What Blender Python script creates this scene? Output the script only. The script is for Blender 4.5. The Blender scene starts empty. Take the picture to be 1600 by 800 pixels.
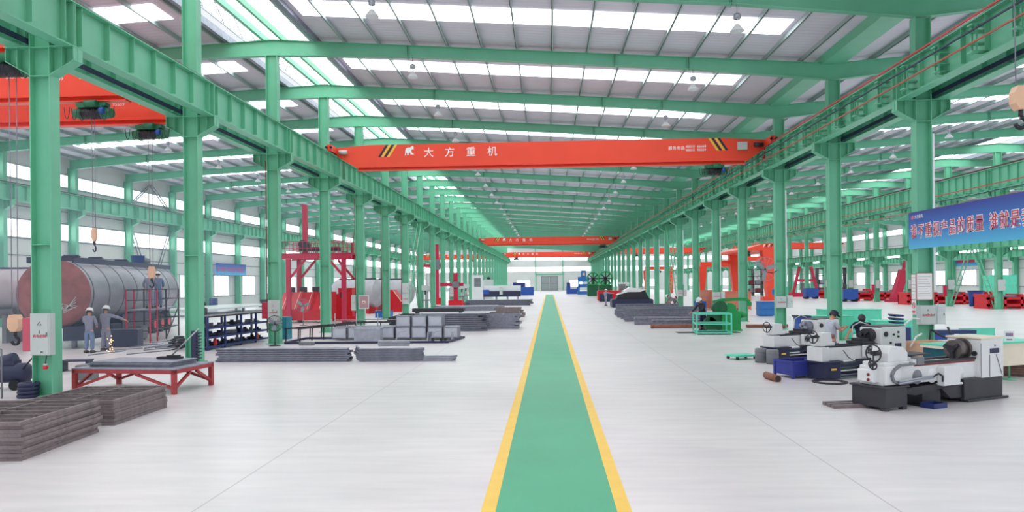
import bpy, bmesh, math, random
from mathutils import Vector, Matrix, Euler
random.seed(7)
PI = math.pi
S = bpy.context.scene
COL = S.collection
# ------------------------------------------------------------------ camera
cam_d = bpy.data.cameras.new('camera'); cam = bpy.data.objects.new('camera', cam_d); COL.objects.link(cam)
cam_d.sensor_width = 36; cam_d.lens = 1129 * 36 / 1600; cam_d.shift_y = 40.6 / 1600; cam_d.clip_end = 600; cam_d.clip_start = .05
yaw, roll = math.atan(58 / 1129), math.radians(0.6)
F = Vector((-math.sin(yaw), math.cos(yaw), 0)); R0 = Vector((math.cos(yaw), math.sin(yaw), 0)); U0 = Vector((0, 0, 1))
Rr = R0 * math.cos(roll) - U0 * math.sin(roll); Ur = U0 * math.cos(roll) + R0 * math.sin(roll)
cam.matrix_world = Matrix(((Rr.x, Ur.x, -F.x, 0), (Rr.y, Ur.y, -F.y, 0), (Rr.z, Ur.z, -F.z, 2.6), (0, 0, 0, 1)))
S.camera = cam
# ------------------------------------------------------------------ world, exposure, light levels
SKY_L, WIN_L, WORLD_L = 4.7, 2.6, .9
w = bpy.data.worlds.new('world'); S.world = w; w.use_nodes = True
bg = w.node_tree.nodes['Background']; bg.inputs[0].default_value = (.93, .96, 1, 1); bg.inputs[1].default_value = WORLD_L
S.view_settings.view_transform = 'Standard'; S.view_settings.look = 'None'; S.view_settings.gamma = 1
S.view_settings.use_curve_mapping = False; S.view_settings.exposure = 0.1
S.cycles.max_bounces = 8; S.cycles.diffuse_bounces = 5; S.cycles.glossy_bounces = 3; S.cycles.transmission_bounces = 3
S.cycles.volume_bounces = 1; S.cycles.transparent_max_bounces = 6
S.cycles.sample_clamp_indirect = 6; S.cycles.use_denoising = True; S.cycles.caustics_reflective = False; S.cycles.caustics_refractive = False
# ------------------------------------------------------------------ materials
def lin(c): return tuple((x / 255 / 12.92 if x / 255 <= .04045 else ((x / 255 + .055) / 1.055) ** 2.4) for x in c)
MATS = {}
def mat(name, rgb, rough=.55, metal=0., var=.08, scale=3., emit=0, spec=.5, bump=0, stretch=None, alpha=1):
    if name in MATS: return MATS[name]
    m = bpy.data.materials.new(name); m.use_nodes = True; nt = m.node_tree; b = nt.nodes['Principled BSDF']
    c = lin(rgb)
    b.inputs['Roughness'].default_value = rough; b.inputs['Metallic'].default_value = metal
    b.inputs['Specular IOR Level'].default_value = spec
    if emit:
        b.inputs['Base Color'].default_value = (*c, 1)
        b.inputs['Emission Color'].default_value = (*c, 1); b.inputs['Emission Strength'].default_value = emit
    elif var:
        tc = nt.nodes.new('ShaderNodeTexCoord'); n = nt.nodes.new('ShaderNodeTexNoise'); n.inputs['Scale'].default_value = scale; n.inputs['Detail'].default_value = 4
        src = tc.outputs['Object']
        if stretch:
            mp = nt.nodes.new('ShaderNodeMapping'); mp.inputs['Scale'].default_value = stretch; nt.links.new(src, mp.inputs[0]); src = mp.outputs[0]
        nt.links.new(src, n.inputs['Vector'])
        r = nt.nodes.new('ShaderNodeMapRange'); r.inputs[1].default_value = .3; r.inputs[2].default_value = .7
        r.inputs[3].default_value = 1 - var; r.inputs[4].default_value = 1 + var; nt.links.new(n.outputs['Fac'], r.inputs[0])
        h = nt.nodes.new('ShaderNodeHueSaturation'); h.inputs['Color'].default_value = (*c, 1); nt.links.new(r.outputs[0], h.inputs['Value'])
        nt.links.new(h.outputs[0], b.inputs['Base Color'])
        if bump:
            bp = nt.nodes.new('ShaderNodeBump'); bp.inputs['Strength'].default_value = bump; bp.inputs['Distance'].default_value = .02
            nt.links.new(n.outputs['Fac'], bp.inputs['Height']); nt.links.new(bp.outputs[0], b.inputs['Normal'])
    else: b.inputs['Base Color'].default_value = (*c, 1)
    if alpha < 1: b.inputs['Alpha'].default_value = alpha
    MATS[name] = m; return m
GREEN = mat('green_paint', (112, 192, 158), .42, var=.05, scale=1.2)
GREEN_D = mat('green_machine', (28, 150, 78), .4, var=.06)
GREEN_H = mat('green_hoist', (40, 118, 84), .45)
TEAL = mat('teal_paint', (98, 216, 184), .45, var=.05)
RED_O = mat('crane_red', (242, 76, 52), .38, var=.05, scale=.6)
RED = mat('signal_red', (214, 28, 44), .4, var=.08)
RED_P = mat('crimson_paint', (196, 36, 74), .45, var=.08)
RED_T = mat('table_red', (170, 62, 66), .55, var=.14, scale=6)
MAROON = mat('maroon', (120, 36, 44), .5)
BLUE = mat('blue_paint', (42, 84, 170), .45, var=.07)
BLUE_N = mat('navy_paint', (40, 54, 112), .45, var=.08)
NAVY = mat('navy_dark', (44, 48, 80), .5, var=.08)
BLUE_L = mat('sky_blue_paint', (46, 116, 188), .45, var=.07)
BLACK = mat('black_iron', (46, 46, 54), .5, var=.1)
CHAR = mat('charcoal_paint', (58, 56, 66), .5, var=.1)
STEEL = mat('bare_steel', (172, 176, 190), .42, .25, var=.14, scale=5)
STEEL_D = mat('dark_steel', (138, 140, 156), .45, .3, var=.2, scale=6)
STEEL_B = mat('brown_steel', (128, 116, 118), .6, .1, var=.22, scale=8)
GALV = mat('galvanised', (168, 172, 182), .35, .5, var=.06)
WHITE = mat('white_enamel', (226, 228, 230), .38, var=.03)
CREAM = mat('cream', (238, 226, 206), .45, var=.03)
GREY = mat('cabinet_grey', (196, 204, 202), .45, var=.03)
GREY_D = mat('mid_grey', (120, 124, 130), .5, var=.06)
PEACH = mat('peach_paint', (236, 190, 160), .5, var=.06)
YEL = mat('yellow_paint', (240, 196, 78), .5, var=.04)
ORANGE = mat('safety_orange', (240, 92, 40), .5)
RUST = mat('rust', (142, 92, 76), .7, .1, var=.2, scale=7)
PURL = mat('purlin_paint', (168, 186, 184), .5, var=.04)
ROOF = mat('roof_lining', (216, 212, 224), .6, var=.03, scale=.5)
RUBBER = mat('rubber', (26, 26, 30), .7)
TANK = mat('tank_shell', (150, 150, 162), .46, .2, var=.28, scale=1.1, stretch=(1, .25, 1))
TANK_L = mat('tank_light', (176, 174, 180), .46, .35, var=.12, scale=1.4)
TANK_R = mat('tank_red_end', (150, 96, 96), .6, .1, var=.3, scale=1.6)
SKIN = mat('skin', (206, 150, 122), .55, var=.04)
CLOTH_G = mat('work_grey', (136, 140, 160), .85, var=.08, scale=9)
CLOTH_B = mat('work_blue', (112, 132, 166), .85, var=.08, scale=9)
CLOTH_L = mat('pale_tee', (190, 194, 208), .85, var=.05, scale=9)
CLOTH_N = mat('navy_polo', (30, 38, 66), .85, var=.08, scale=9)
CLOTH_D = mat('dark_overall', (56, 54, 62), .85, var=.1, scale=9)
HELMET = mat('helmet_white', (236, 236, 238), .3, var=0)
PAPER = mat('paper', (240, 240, 240), .7, var=.02)
TXT_W = mat('white_lettering', (245, 245, 245), .5, var=0)
TXT_R = mat('red_lettering', (206, 52, 84), .5, var=0)
TXT_K = mat('black_lettering', (40, 40, 44), .5, var=0)
SPARK = mat('weld_glow', (255, 190, 120), emit=6)
SKYPANE = mat('skylight_sheet', (250, 252, 255), emit=SKY_L)
WINPANE = mat('daylit_pane', (244, 250, 255), emit=WIN_L)
# ------------------------------------------------------------------ mesh builder
class MB:
    def __init__(s): s.v, s.f, s.mi, s.sm, s.k = [], [], [], [], 0
    def add(s, vs, fs, M=None, smooth=False):
        o = len(s.v)
        s.v += [tuple(M @ Vector(p)) for p in vs] if M is not None else [tuple(p) for p in vs]
        s.f += [tuple(i + o for i in f) for f in fs]; s.mi += [s.k] * len(fs); s.sm += [smooth] * len(fs); return s
    def box(s, x0, x1, y0, y1, z0, z1, M=None, ch=0):
        if ch:
            return s.prism([(x0 + ch, z0), (x1 - ch, z0), (x1, z0 + ch), (x1, z1 - ch), (x1 - ch, z1), (x0 + ch, z1), (x0, z1 - ch), (x0, z0 + ch)], y0, y1, M)
        return s.add([(x0, y0, z0), (x1, y0, z0), (x1, y1, z0), (x0, y1, z0), (x0, y0, z1), (x1, y0, z1), (x1, y1, z1), (x0, y1, z1)],
                     [(3, 2, 1, 0), (4, 5, 6, 7), (0, 1, 5, 4), (1, 2, 6, 5), (2, 3, 7, 6), (3, 0, 4, 7)], M)
    def prism(s, pts, a, b, M=None, ax='y'):           # polygon in xz (ax y), xy (ax z) or yz (ax x)
        n = len(pts); q = {'y': lambda p, t: (p[0], t, p[1]), 'z': lambda p, t: (p[0], p[1], t), 'x': lambda p, t: (t, p[0], p[1])}[ax]
        area = sum(pts[i][0] * pts[(i + 1) % n][1] - pts[(i + 1) % n][0] * pts[i][1] for i in range(n))
        if (area < 0) != (ax == 'y'): a, b = b, a
        if a > b and False: pass
        return s.add([q(p, a) for p in pts] + [q(p, b) for p in pts],
                     [tuple(range(n))[::-1], tuple(range(n, 2 * n))] + [(i, (i + 1) % n, (i + 1) % n + n, i + n) for i in range(n)], M)
    def bar(s, p, q, t, t2=None):                      # square bar from p to q
        p, q = Vector(p), Vector(q); d = (q - p); L = d.length; d.normalize(); t2 = t2 or t
        up = Vector((0, 0, 1)) if abs(d.z) < .95 else Vector((0, 1, 0)); x = d.cross(up).normalized(); y = x.cross(d)
        M = Matrix(((x.x, d.x, y.x, p.x), (x.y, d.y, y.y, p.y), (x.z, d.z, y.z, p.z), (0, 0, 0, 1)))
        return s.box(-t / 2, t / 2, 0, L, -t2 / 2, t2 / 2, M)
    def cyl(s, p, q, r, r2=None, n=12, cap=True):
        p, q = Vector(p), Vector(q); d = (q - p).normalized(); r2 = r if r2 is None else r2
        up = Vector((0, 0, 1)) if abs(d.z) < .95 else Vector((0, 1, 0)); x = d.cross(up).normalized(); y = d.cross(x)
        vs = [p + (x * math.cos(a) + y * math.sin(a)) * r for a in [2 * PI * i / n for i in range(n)]] + [q + (x * math.cos(a) + y * math.sin(a)) * r2 for a in [2 * PI * i / n for i in range(n)]]
        s.add(vs, [(i, i + n, (i + 1) % n + n, (i + 1) % n) for i in range(n)], None, True)
        if cap: o = len(s.v) - 2 * n; s.f += [tuple(range(o, o + n)), tuple(range(o + n, o + 2 * n))[::-1]]; s.mi += [s.k] * 2; s.sm += [False] * 2
        return s
    def tube(s, pts, r, n=6):
        for a, b in zip(pts[:-1], pts[1:]): s.cyl(a, b, r, n=n)
        return s
    def ring(s, c, ax, r, t, n=20, m=6):               # torus
        c, ax = Vector(c), Vector(ax).normalized(); up = Vector((0, 0, 1)) if abs(ax.z) < .95 else Vector((0, 1, 0)); x = ax.cross(up).normalized(); y = ax.cross(x); vs = []
        for i in range(n):
            a = 2 * PI * i / n; e = x * math.cos(a) + y * math.sin(a)
            for j in range(m): b = 2 * PI * j / m; vs.append(c + e * (r + t * math.cos(b)) + ax * t * math.sin(b))
        return s.add(vs, [(i * m + j, ((i + 1) % n) * m + j, ((i + 1) % n) * m + (j + 1) % m, i * m + (j + 1) % m) for i in range(n) for j in range(m)], None, True)
    def lathe(s, prof, M=None, n=20, sx=1, sy=1):       # (r, z) profile round local z
        vs = [(r * sx * math.cos(2 * PI * i / n), r * sy * math.sin(2 * PI * i / n), z) for r, z in prof for i in range(n)]
        fs = [(k * n + i, k * n + (i + 1) % n, (k + 1) * n + (i + 1) % n, (k + 1) * n + i) for k in range(len(prof) - 1) for i in range(n)]
        return s.add(vs, fs, M, True)
    def quad(s, a, b, c, d): return s.add([a, b, c, d], [(0, 1, 2, 3)])
    def build(s, name, m, parent=None, loc=None, rz=0, bevel=0):
        me = bpy.data.meshes.new(name); me.from_pydata(s.v, [], s.f)
        for x in (m if isinstance(m, (list, tuple)) else [m]): me.materials.append(x)
        me.polygons.foreach_set('material_index', s.mi); me.polygons.foreach_set('use_smooth', s.sm); me.update()
        o = bpy.data.objects.new(name, me); COL.objects.link(o)
        if parent: o.parent = parent
        if loc: o.location = loc
        if rz: o.rotation_euler.z = rz
        if bevel:
            b = o.modifiers.new('b', 'BEVEL'); b.width = bevel; b.segments = 2; b.limit_method = 'ANGLE'
        return o
def tag(o, label=None, cat=None, group=None, kind=None):
    for k, v in (('label', label), ('category', cat), ('group', group), ('kind', kind)):
        if v: o[k] = v
    return o
def thing(name, label, cat, loc=(0, 0, 0), rz=0, group=None):
    o = bpy.data.objects.new(name, None); COL.objects.link(o); o.location = loc; o.rotation_euler.z = rz; o.empty_display_size = .2
    return tag(o, label, cat, group)
def kids(o): return [x for x in bpy.data.objects if x.parent == o]
KIDS = {}
def dup(root, loc, rz=None, label=None, group=None):
    if root.name not in KIDS: KIDS[root.name] = [(c, [(g, kids(g)) for g in kids(c)]) for c in kids(root)]
    r = root.copy(); COL.objects.link(r); r.location = loc
    if rz is not None: r.rotation_euler.z = rz
    if label: r['label'] = label
    if group: r['group'] = group
    for c, gs in KIDS[root.name]:
        d = c.copy(); COL.objects.link(d); d.parent = r
        for g, _ in gs: e = g.copy(); COL.objects.link(e); e.parent = d
    return r
def one(name, mb, m, label, cat, loc=None, rz=0, group=None, bevel=0): return tag(mb.build(name, m, None, loc, rz, bevel), label, cat, group)
def struct(name, mb, m, label=None, parent=None, loc=None):
    o = mb.build(name, m, parent, loc)
    return tag(o, label, None, None, 'structure') if not parent else o
def scopy(o, loc):
    c = o.copy(); COL.objects.link(c); c.location = loc
    for k in kids(o): d = k.copy(); COL.objects.link(d); d.parent = c
    return c
def text(name, s, size, m, parent, M, sx=1, ext=.004, align='LEFT', off=0):
    cu = bpy.data.curves.new('t', 'FONT'); cu.body = s; cu.size = size; cu.extrude = ext; cu.align_x = align; cu.resolution_u = 2; cu.offset = off
    o = bpy.data.objects.new('t', cu); COL.objects.link(o); dg = bpy.context.evaluated_depsgraph_get(); dg.update()
    me = bpy.data.meshes.new_from_object(o.evaluated_get(dg)); bpy.data.objects.remove(o)
    me.transform(M @ Matrix.Diagonal((sx, 1, 1, 1))); me.materials.clear(); me.materials.append(m)
    t = bpy.data.objects.new(name, me); COL.objects.link(t); t.parent = parent; return t
def TM(loc, xdir, ydir):                                # text frame: x along xdir, up along ydir
    x, y = Vector(xdir).normalized(), Vector(ydir).normalized(); z = x.cross(y)
    return Matrix(((x.x, y.x, z.x, loc[0]), (x.y, y.y, z.y, loc[1]), (x.z, y.z, z.z, loc[2]), (0, 0, 0, 1)))
FRONT = lambda x, y, z: TM((x, y, z), (1, 0, 0), (0, 0, 1))   # faces -y
ORD = ['first', 'second', 'third', 'fourth', 'fifth', 'sixth', 'seventh', 'eighth', 'ninth', 'tenth', 'eleventh', 'twelfth', 'thirteenth']
# ------------------------------------------------------------------ the hall
Y1, D, N = 16.68, 7.2, 28
def YN(k): return Y1 + D * (k - 1)
YB, YE = YN(-2), YN(N)
def zroof(x):                                           # top of the roof beams
    if x <= -12: return 13.3 + (x + 12) * 1.2 / 24
    if x <= 12: return 13.3 - (x + 12) * 1.65 / 24
    if x <= 36: return 11.65 + (x - 12) * 1.65 / 24
    return 13.3 - (x - 36) * 1.2 / 24
# floor with joints
fm = mat('concrete_floor', (232, 228, 228), .32, var=0)
nt = fm.node_tree; b = nt.nodes['Principled BSDF']; L = nt.links.new
tc = nt.nodes.new('ShaderNodeTexCoord'); sep = nt.nodes.new('ShaderNodeSeparateXYZ'); L(tc.outputs['Object'], sep.inputs[0])
n1 = nt.nodes.new('ShaderNodeTexNoise'); n1.inputs['Scale'].default_value = .35; n1.inputs['Detail'].default_value = 6; L(tc.outputs['Object'], n1.inputs['Vector'])
mp = nt.nodes.new('ShaderNodeMapping'); mp.inputs['Scale'].default_value = (.5, 3, 1); L(tc.outputs['Object'], mp.inputs[0])
n2 = nt.nodes.new('ShaderNodeTexNoise'); n2.inputs['Scale'].default_value = 1.3; n2.inputs['Detail'].default_value = 5; L(mp.outputs[0], n2.inputs['Vector'])
cr = nt.nodes.new('ShaderNodeValToRGB'); cr.color_ramp.elements[0].position = .3; cr.color_ramp.elements[1].position = .72
cr.color_ramp.elements[0].color = (*lin((203, 198, 202)), 1); cr.color_ramp.elements[1].color = (*lin((229, 223, 224)), 1)
ad = nt.nodes.new('ShaderNodeMath'); ad.operation = 'ADD'; ml = nt.nodes.new('ShaderNodeMath'); ml.operation = 'MULTIPLY'; ml.inputs[1].default_value = .5
L(n1.outputs['Fac'], ad.inputs[0]); L(n2.outputs['Fac'], ad.inputs[1]); L(ad.outputs[0], ml.inputs[0]); L(ml.outputs[0], cr.inputs[0])
def mth(op, a, bv):
    n = nt.nodes.new('ShaderNodeMath'); n.operation = op
    for i, t in enumerate((a, bv)):
        if t is None: continue
        if isinstance(t, (int, float)): n.inputs[i].default_value = t
        else: L(t, n.inputs[i])
    return n.outputs[0]
# joints every 8 m across (x = -4.15, 3.85 ...) and every 14.4 m along
jx = mth('LESS_THAN', mth('ABSOLUTE', mth('SUBTRACT', mth('PINGPONG', mth('ADD', sep.outputs[0], 4.12), 4.0), 0), None), .012)
jy = mth('LESS_THAN', mth('PINGPONG', mth('ADD', sep.outputs[1], -2.0), 7.2), .012)
jj = mth('MULTIPLY', mth('MAXIMUM', jx, jy), .4)
mx = nt.nodes.new('ShaderNodeMix'); mx.data_type = 'RGBA'; mx.inputs[7].default_value = (*lin((120, 114, 112)), 1)
L(jj, mx.inputs[0]); L(cr.outputs[0], mx.inputs[6]); L(mx.outputs[2], b.inputs['Base Color'])
struct('floor', MB().box(-36.4, 60.4, YB, YE + .3, -.2, 0), fm, 'pale concrete floor of the hall with fine joints')
struct('floor_strip', MB().box(-.64, .75, -4, 147, 0, .004), mat('walkway_green', (66, 166, 126), .5, var=.05, scale=.8), 'green painted walkway running down the aisle')
for i, x in enumerate((-.80, .74)):
    struct('floor_line', MB().box(x, x + .165, -4, 147, 0, .005), YEL, 'yellow line along the %s edge of the green walkway' % ('west', 'east')[i])
# roof lining, one slab to each slope, with long grooves down the slope
rm = ROOF; nt = rm.node_tree; L = nt.links.new; b = nt.nodes['Principled BSDF']
tc = nt.nodes.new('ShaderNodeTexCoord'); wv = nt.nodes.new('ShaderNodeTexWave'); wv.bands_direction = 'Y'; wv.inputs['Scale'].default_value = 1.0
bp = nt.nodes.new('ShaderNodeBump'); bp.inputs['Strength'].default_value = .35; bp.inputs['Distance'].default_value = .03
L(tc.outputs['Object'], wv.inputs['Vector']); L(wv.outputs['Fac'], bp.inputs['Height']); L(bp.outputs[0], b.inputs['Normal'])
PT = .2                                                 # purlin depth
for a, c in ((-36.4, -13.9), (-10.1, 12), (12, 34.1), (37.9, 60.4)):
    za, zc = zroof(a) + PT, zroof(c) + PT
    struct('ceiling', MB().prism([(a, za), (c, zc), (c, zc + .12), (a, za + .12)], YB, YE), ROOF, 'pale grey underside of one roof slope')
# purlins along the hall
for a, c in ((-35.3, -13.5), (-10.3, 11.5), (13.7, 34.0), (38.0, 59.5)):
    x = a
    while x < c + .01:
        z = zroof(x); struct('purlin_beam', MB().box(x - .012, x + .012, YB, YE, z, z + PT).box(x - .012, x + .06, YB, YE, z, z + .015), PURL); x += 1.5
# gutter over the valley and deep edge beams along the ridge lights
struct('gutter_beam', MB().prism([(11.55, 11.62), (12.45, 11.62), (12.6, 11.9), (11.4, 11.9)], YB, YE), GREEN)
for x in (-13.95, -10.05, 34.05, 37.95): struct('ridge_edge_beam', MB().box(x - .09, x + .09, YB, YE, zroof(x), zroof(x) + (.3 if x in (-13.95, 37.95) else .75)), STEEL_D)
for x in (-12.4, -11.6): struct('ridge_beam', MB().box(x - .06, x + .06, YB, YE, 13.3, 13.55), GREEN)
# skylight sheets, one to each bay and slope
for a, c in ((-33, -15), (-9.7, 9.0), (15.2, 33), (39, 57)):
    pane = None
    for k in range(-2, N):
        y = YN(k) + 3.7
        if pane is None:
            za, zc = zroof(a) + PT - .015, zroof(c) + PT - .015
            pane = struct('skylight_window', MB().quad((a, -.8, za), (a, .8, za), (c, .8, zc), (c, -.8, zc)), SKYPANE, 'translucent sheet let into the roof slope between two beams', loc=(0, y, 0))
        else: scopy(pane, (0, y, 0))
# raised ridge lights with cross bars and lattice
for xr in (-12, 36):
    rid = None
    for k in range(-2, N):
        if rid is None:
            m = MB()
            m.quad((xr - 1.95, 0, 13.95), (xr - 1.95, D, 13.95), (xr, D, 14.3), (xr, 0, 14.3)); m.quad((xr, 0, 14.3), (xr, D, 14.3), (xr + 1.95, D, 13.95), (xr + 1.95, 0, 13.95))
            rid = struct('ridge_window', m, mat('ridge_sheet', (246, 250, 250), emit=3.2), 'translucent ridge light above the column row', loc=(0, YN(k), 0))
            f = MB()
            for j in range(8):
                y = j * .9 + .1
                for s_ in (-1, 1): f.bar((xr + s_ * 1.95, y, 13.9), (xr, y, 14.24), .04)
            for j in range(4):
                y = j * 1.8
                f.bar((xr - 1.3, y, 13.35), (xr - 1.3, y + .9, 14.0), .03); f.bar((xr - 1.3, y + .9, 14.0), (xr - 1.3, y + 1.8, 13.35), .03)
            f.bar((xr - 1.3, 0, 13.35), (xr - 1.3, D, 13.35), .04); f.bar((xr - 1.3, 0, 14.02), (xr - 1.3, D, 14.02), .04)
            f.bar((xr + 1, 0, 14.05), (xr + 1, D, 14.05), .05)
            f.build('glazing_bar', GALV, rid)
        else: scopy(rid, (0, YN(k), 0))
# roof beams on every column line
def roof_beam(a, c, haunch_a=.7, haunch_c=.7, mid=.5):
    m = MB(); za, zc = zroof(a), zroof(c); n = 16; ts = [i / n for i in range(n + 1)]
    def dep(t):
        if t < .25: return haunch_a + (mid - haunch_a) * t / .25
        if t > .75: return mid + (haunch_c - mid) * (t - .75) / .25
        return mid
    top = [(a + (c - a) * t, za + (zc - za) * t) for t in ts]; bot = [(x, z - dep(t)) for (x, z), t in zip(top, ts)]
    m.prism(top + bot[::-1], -.01, .01)
    for i in range(n):
        (xa, ya), (xb, yb) = top[i], top[i + 1]; m.prism([(xa, ya), (xb, yb), (xb, yb - .02), (xa, ya - .02)], -.13, .13)
        (xa, ya), (xb, yb) = bot[i], bot[i + 1]; m.prism([(xa, ya), (xb, yb), (xb, yb + .02), (xa, ya + .02)], -.13, .13)
    for t in (.25, .62, .75):
        x = a + (c - a) * t; z = za + (zc - za) * t; d = dep(t)
        for e in (-.03, .03): m.box(x + e - .008, x + e + .008, -.13, .13, z - d - .06, z)
    return m
for a, c in ((-36, -12), (-12, 12), (12, 36), (36, 60)):
    r = None
    for k in range(-2, N + 1):
        if r is None: r = struct('roof_beam', roof_beam(a, c), GREEN, 'green roof beam spanning one bay', loc=(0, YN(k), 0))
        else: scopy(r, (0, YN(k), 0))
# thin cross bracing of the roof in some bays
for k in (2, 9, 17, 24):
    for a, c in ((-36, -12), (-12, 12), (12, 36)):
        for j in range(4):
            x0, x1 = a + (c - a) * j / 4, a + (c - a) * (j + 1) / 4; m = MB()
            m.cyl((x0, YN(k), zroof(x0) - .12), (x1, YN(k + 1), zroof(x1) - .12), .018, n=5).cyl((x1, YN(k), zroof(x1) - .12), (x0, YN(k + 1), zroof(x0) - .12), .018, n=5)
            if k > 2: struct('brace_beam', m, GALV)
# side walls: bands of cladding between the window bands
cl = mat('wall_cladding', (214, 216, 214), .55, var=.03, scale=.4)
nt = cl.node_tree; L = nt.links.new; tc = nt.nodes.new('ShaderNodeTexCoord'); wv = nt.nodes.new('ShaderNodeTexWave'); wv.bands_direction = 'Z'; wv.inputs['Scale'].default_value = .32; wv.wave_profile = 'SAW'
bp = nt.nodes.new('ShaderNodeBump'); bp.inputs['Strength'].default_value = .5; bp.inputs['Distance'].default_value = .03
L(tc.outputs['Object'], wv.inputs['Vector']); L(wv.outputs['Fac'], bp.inputs['Height']); L(bp.outputs[0], nt.nodes['Principled BSDF'].inputs['Normal'])
def side_wall(name, x, s_, label):
    m = MB(); x0, x1 = (x - .2, x) if s_ < 0 else (x, x + .2)
    m.box(x0, x1, YB, YE, 0, 1.4).box(x0, x1, YB, YE, 3.65, 6.0).box(x0, x1, YB, YE, 7.25, 10.0).box(x0, x1, YB, YE, 10.95, 12.6)
    for k in range(-2, N): m.box(x0, x1, YN(k) + 5.35, YN(k + 1) + 1.85, 1.4, 3.65)
    struct(name, m, cl, label)
for x, s_ in ((-36.1, 1), (60.1, -1)):
    for z in (1.36, 3.68, 4.8, 5.95, 7.28, 8.15, 9.95, 10.98): struct('wall_trim', MB().box(min(x, x + s_ * .05), max(x, x + s_ * .05), YB, YE, z - .03, z + .03), GREY_D if z < 9 else PURL)
side_wall('wall_left', -36.1, -1, 'pale clad side wall with bands of windows behind the tanks')
side_wall('wall_right', 60.1, 1, 'pale clad side wall with bands of windows at the far side')
def windows(x, s_, k0):
    for (z0, z1, ya, yb, nb, bars) in ((10.0, 10.95, 0, D, 4, 0), (6.0, 7.25, 0, D, 4, 0), (1.4, 3.65, 1.85, 5.35, 4, 1)):
        r = None
        for k in range(k0, N):
            if r is None:
                f = MB(); t = .05; xx = x - s_ * .02
                for j in range(nb + 1): y = ya + (yb - ya) * j / nb; f.box(xx - .04, xx + .04, y - t / 2, y + t / 2, z0, z1)
                f.box(xx - .04, xx + .04, ya, yb, z0, z0 + t).box(xx - .04, xx + .04, ya, yb, z1 - t, z1)
                if bars: f.box(xx - .04, xx + .04, ya, yb, (z0 + z1) / 2 - .03, (z0 + z1) / 2 + .03)
                r = struct('window_frame', f, WHITE, 'white framed window filled with daylight', loc=(0, YN(k), 0))
                xp = x + s_ * .06; MB().quad((xp, ya, z0), (xp, yb, z0), (xp, yb, z1), (xp, ya, z1)).build('pane', WINPANE, r)
            else: scopy(r, (0, YN(k), 0))
windows(-36.1, -1, 4); windows(60.1, 1, 9)
# end wall
m = MB(); y0, y1 = YE, YE + .25
def eband(z0, z1, holes=()):
    x = -36.3
    for a, c in sorted(holes): m.box(x, a, y0, y1, z0, z1); x = c
    m.box(x, 60.3, y0, y1, z0, z1)
wins = [(-9.4, -5.6), (5.9, 9.6), (-30, -26), (-21, -17), (16, 20), (27, 31), (40, 44), (50, 54)]
eband(0, 1.0, [(-2.3, 2.6)]); eband(1.0, 3.05, wins + [(-2.3, 2.6)]); eband(3.05, 4.3, [(-2.3, 2.6)]); eband(4.3, 5.5); eband(6.9, 8.7); eband(9.7, 14)
struct('wall_far', m, cl, 'pale end wall of the hall with two window bands above a door')
for i, (a, c, z0, z1) in enumerate([(x, x + 8, z, zz) for x in (-36, -28, -20, -12, -4, 4, 12, 20, 28, 36, 44, 52) for z, zz in ((5.5, 6.9), (8.7, 9.7))] + [(a, c, 1.0, 3.05) for a, c in wins]):
    f = MB()
    for j in range(5): x = a + (c - a) * j / 4; f.box(x - .03, x + .03, y0 - .03, y0 + .06, z0, z1)
    f.box(a, c, y0 - .03, y0 + .06, z0, z0 + .06).box(a, c, y0 - .03, y0 + .06, z1 - .06, z1)
    r = struct('window_frame', f, WHITE); MB().quad((a, y0 + .1, z0), (c, y0 + .1, z0), (c, y0 + .1, z1), (a, y0 + .1, z1)).build('pane', WINPANE, r)
dm = mat('door_grey', (150, 158, 160), .5, var=.05)
d_ = struct('door_1', MB().box(-2.3, .13, y0 - .05, y0 + .1, 0, 4.25).box(.17, 2.6, y0 - .05, y0 + .1, 0, 4.25), dm, 'tall grey double door in the end wall')
m = MB()
for x in (-2.2, -.05, .35, 2.5):
    m.box(x - .05, x + .05, y0 - .1, y0 - .05, 0, 4.2)
for z in (.05, 2.1, 4.15): m.box(-2.2, 2.5, y0 - .1, y0 - .05, z - .05, z + .05)
m.build('door_rail', GREY_D, d_)
struct('door_trim', MB().box(-4, 4.3, y0 - .25, y0, 4.55, 4.9).box(-3.95, -3.7, y0 - .25, y0, 0, 4.6).box(3.95, 4.2, y0 - .25, y0, 0, 4.6), GREEN)
for x in (-3.9, 4.0): struct('end_column', MB().box(x - .15, x + .15, y0 - .3, y0, 4.9, 12.5), GREEN)
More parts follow.
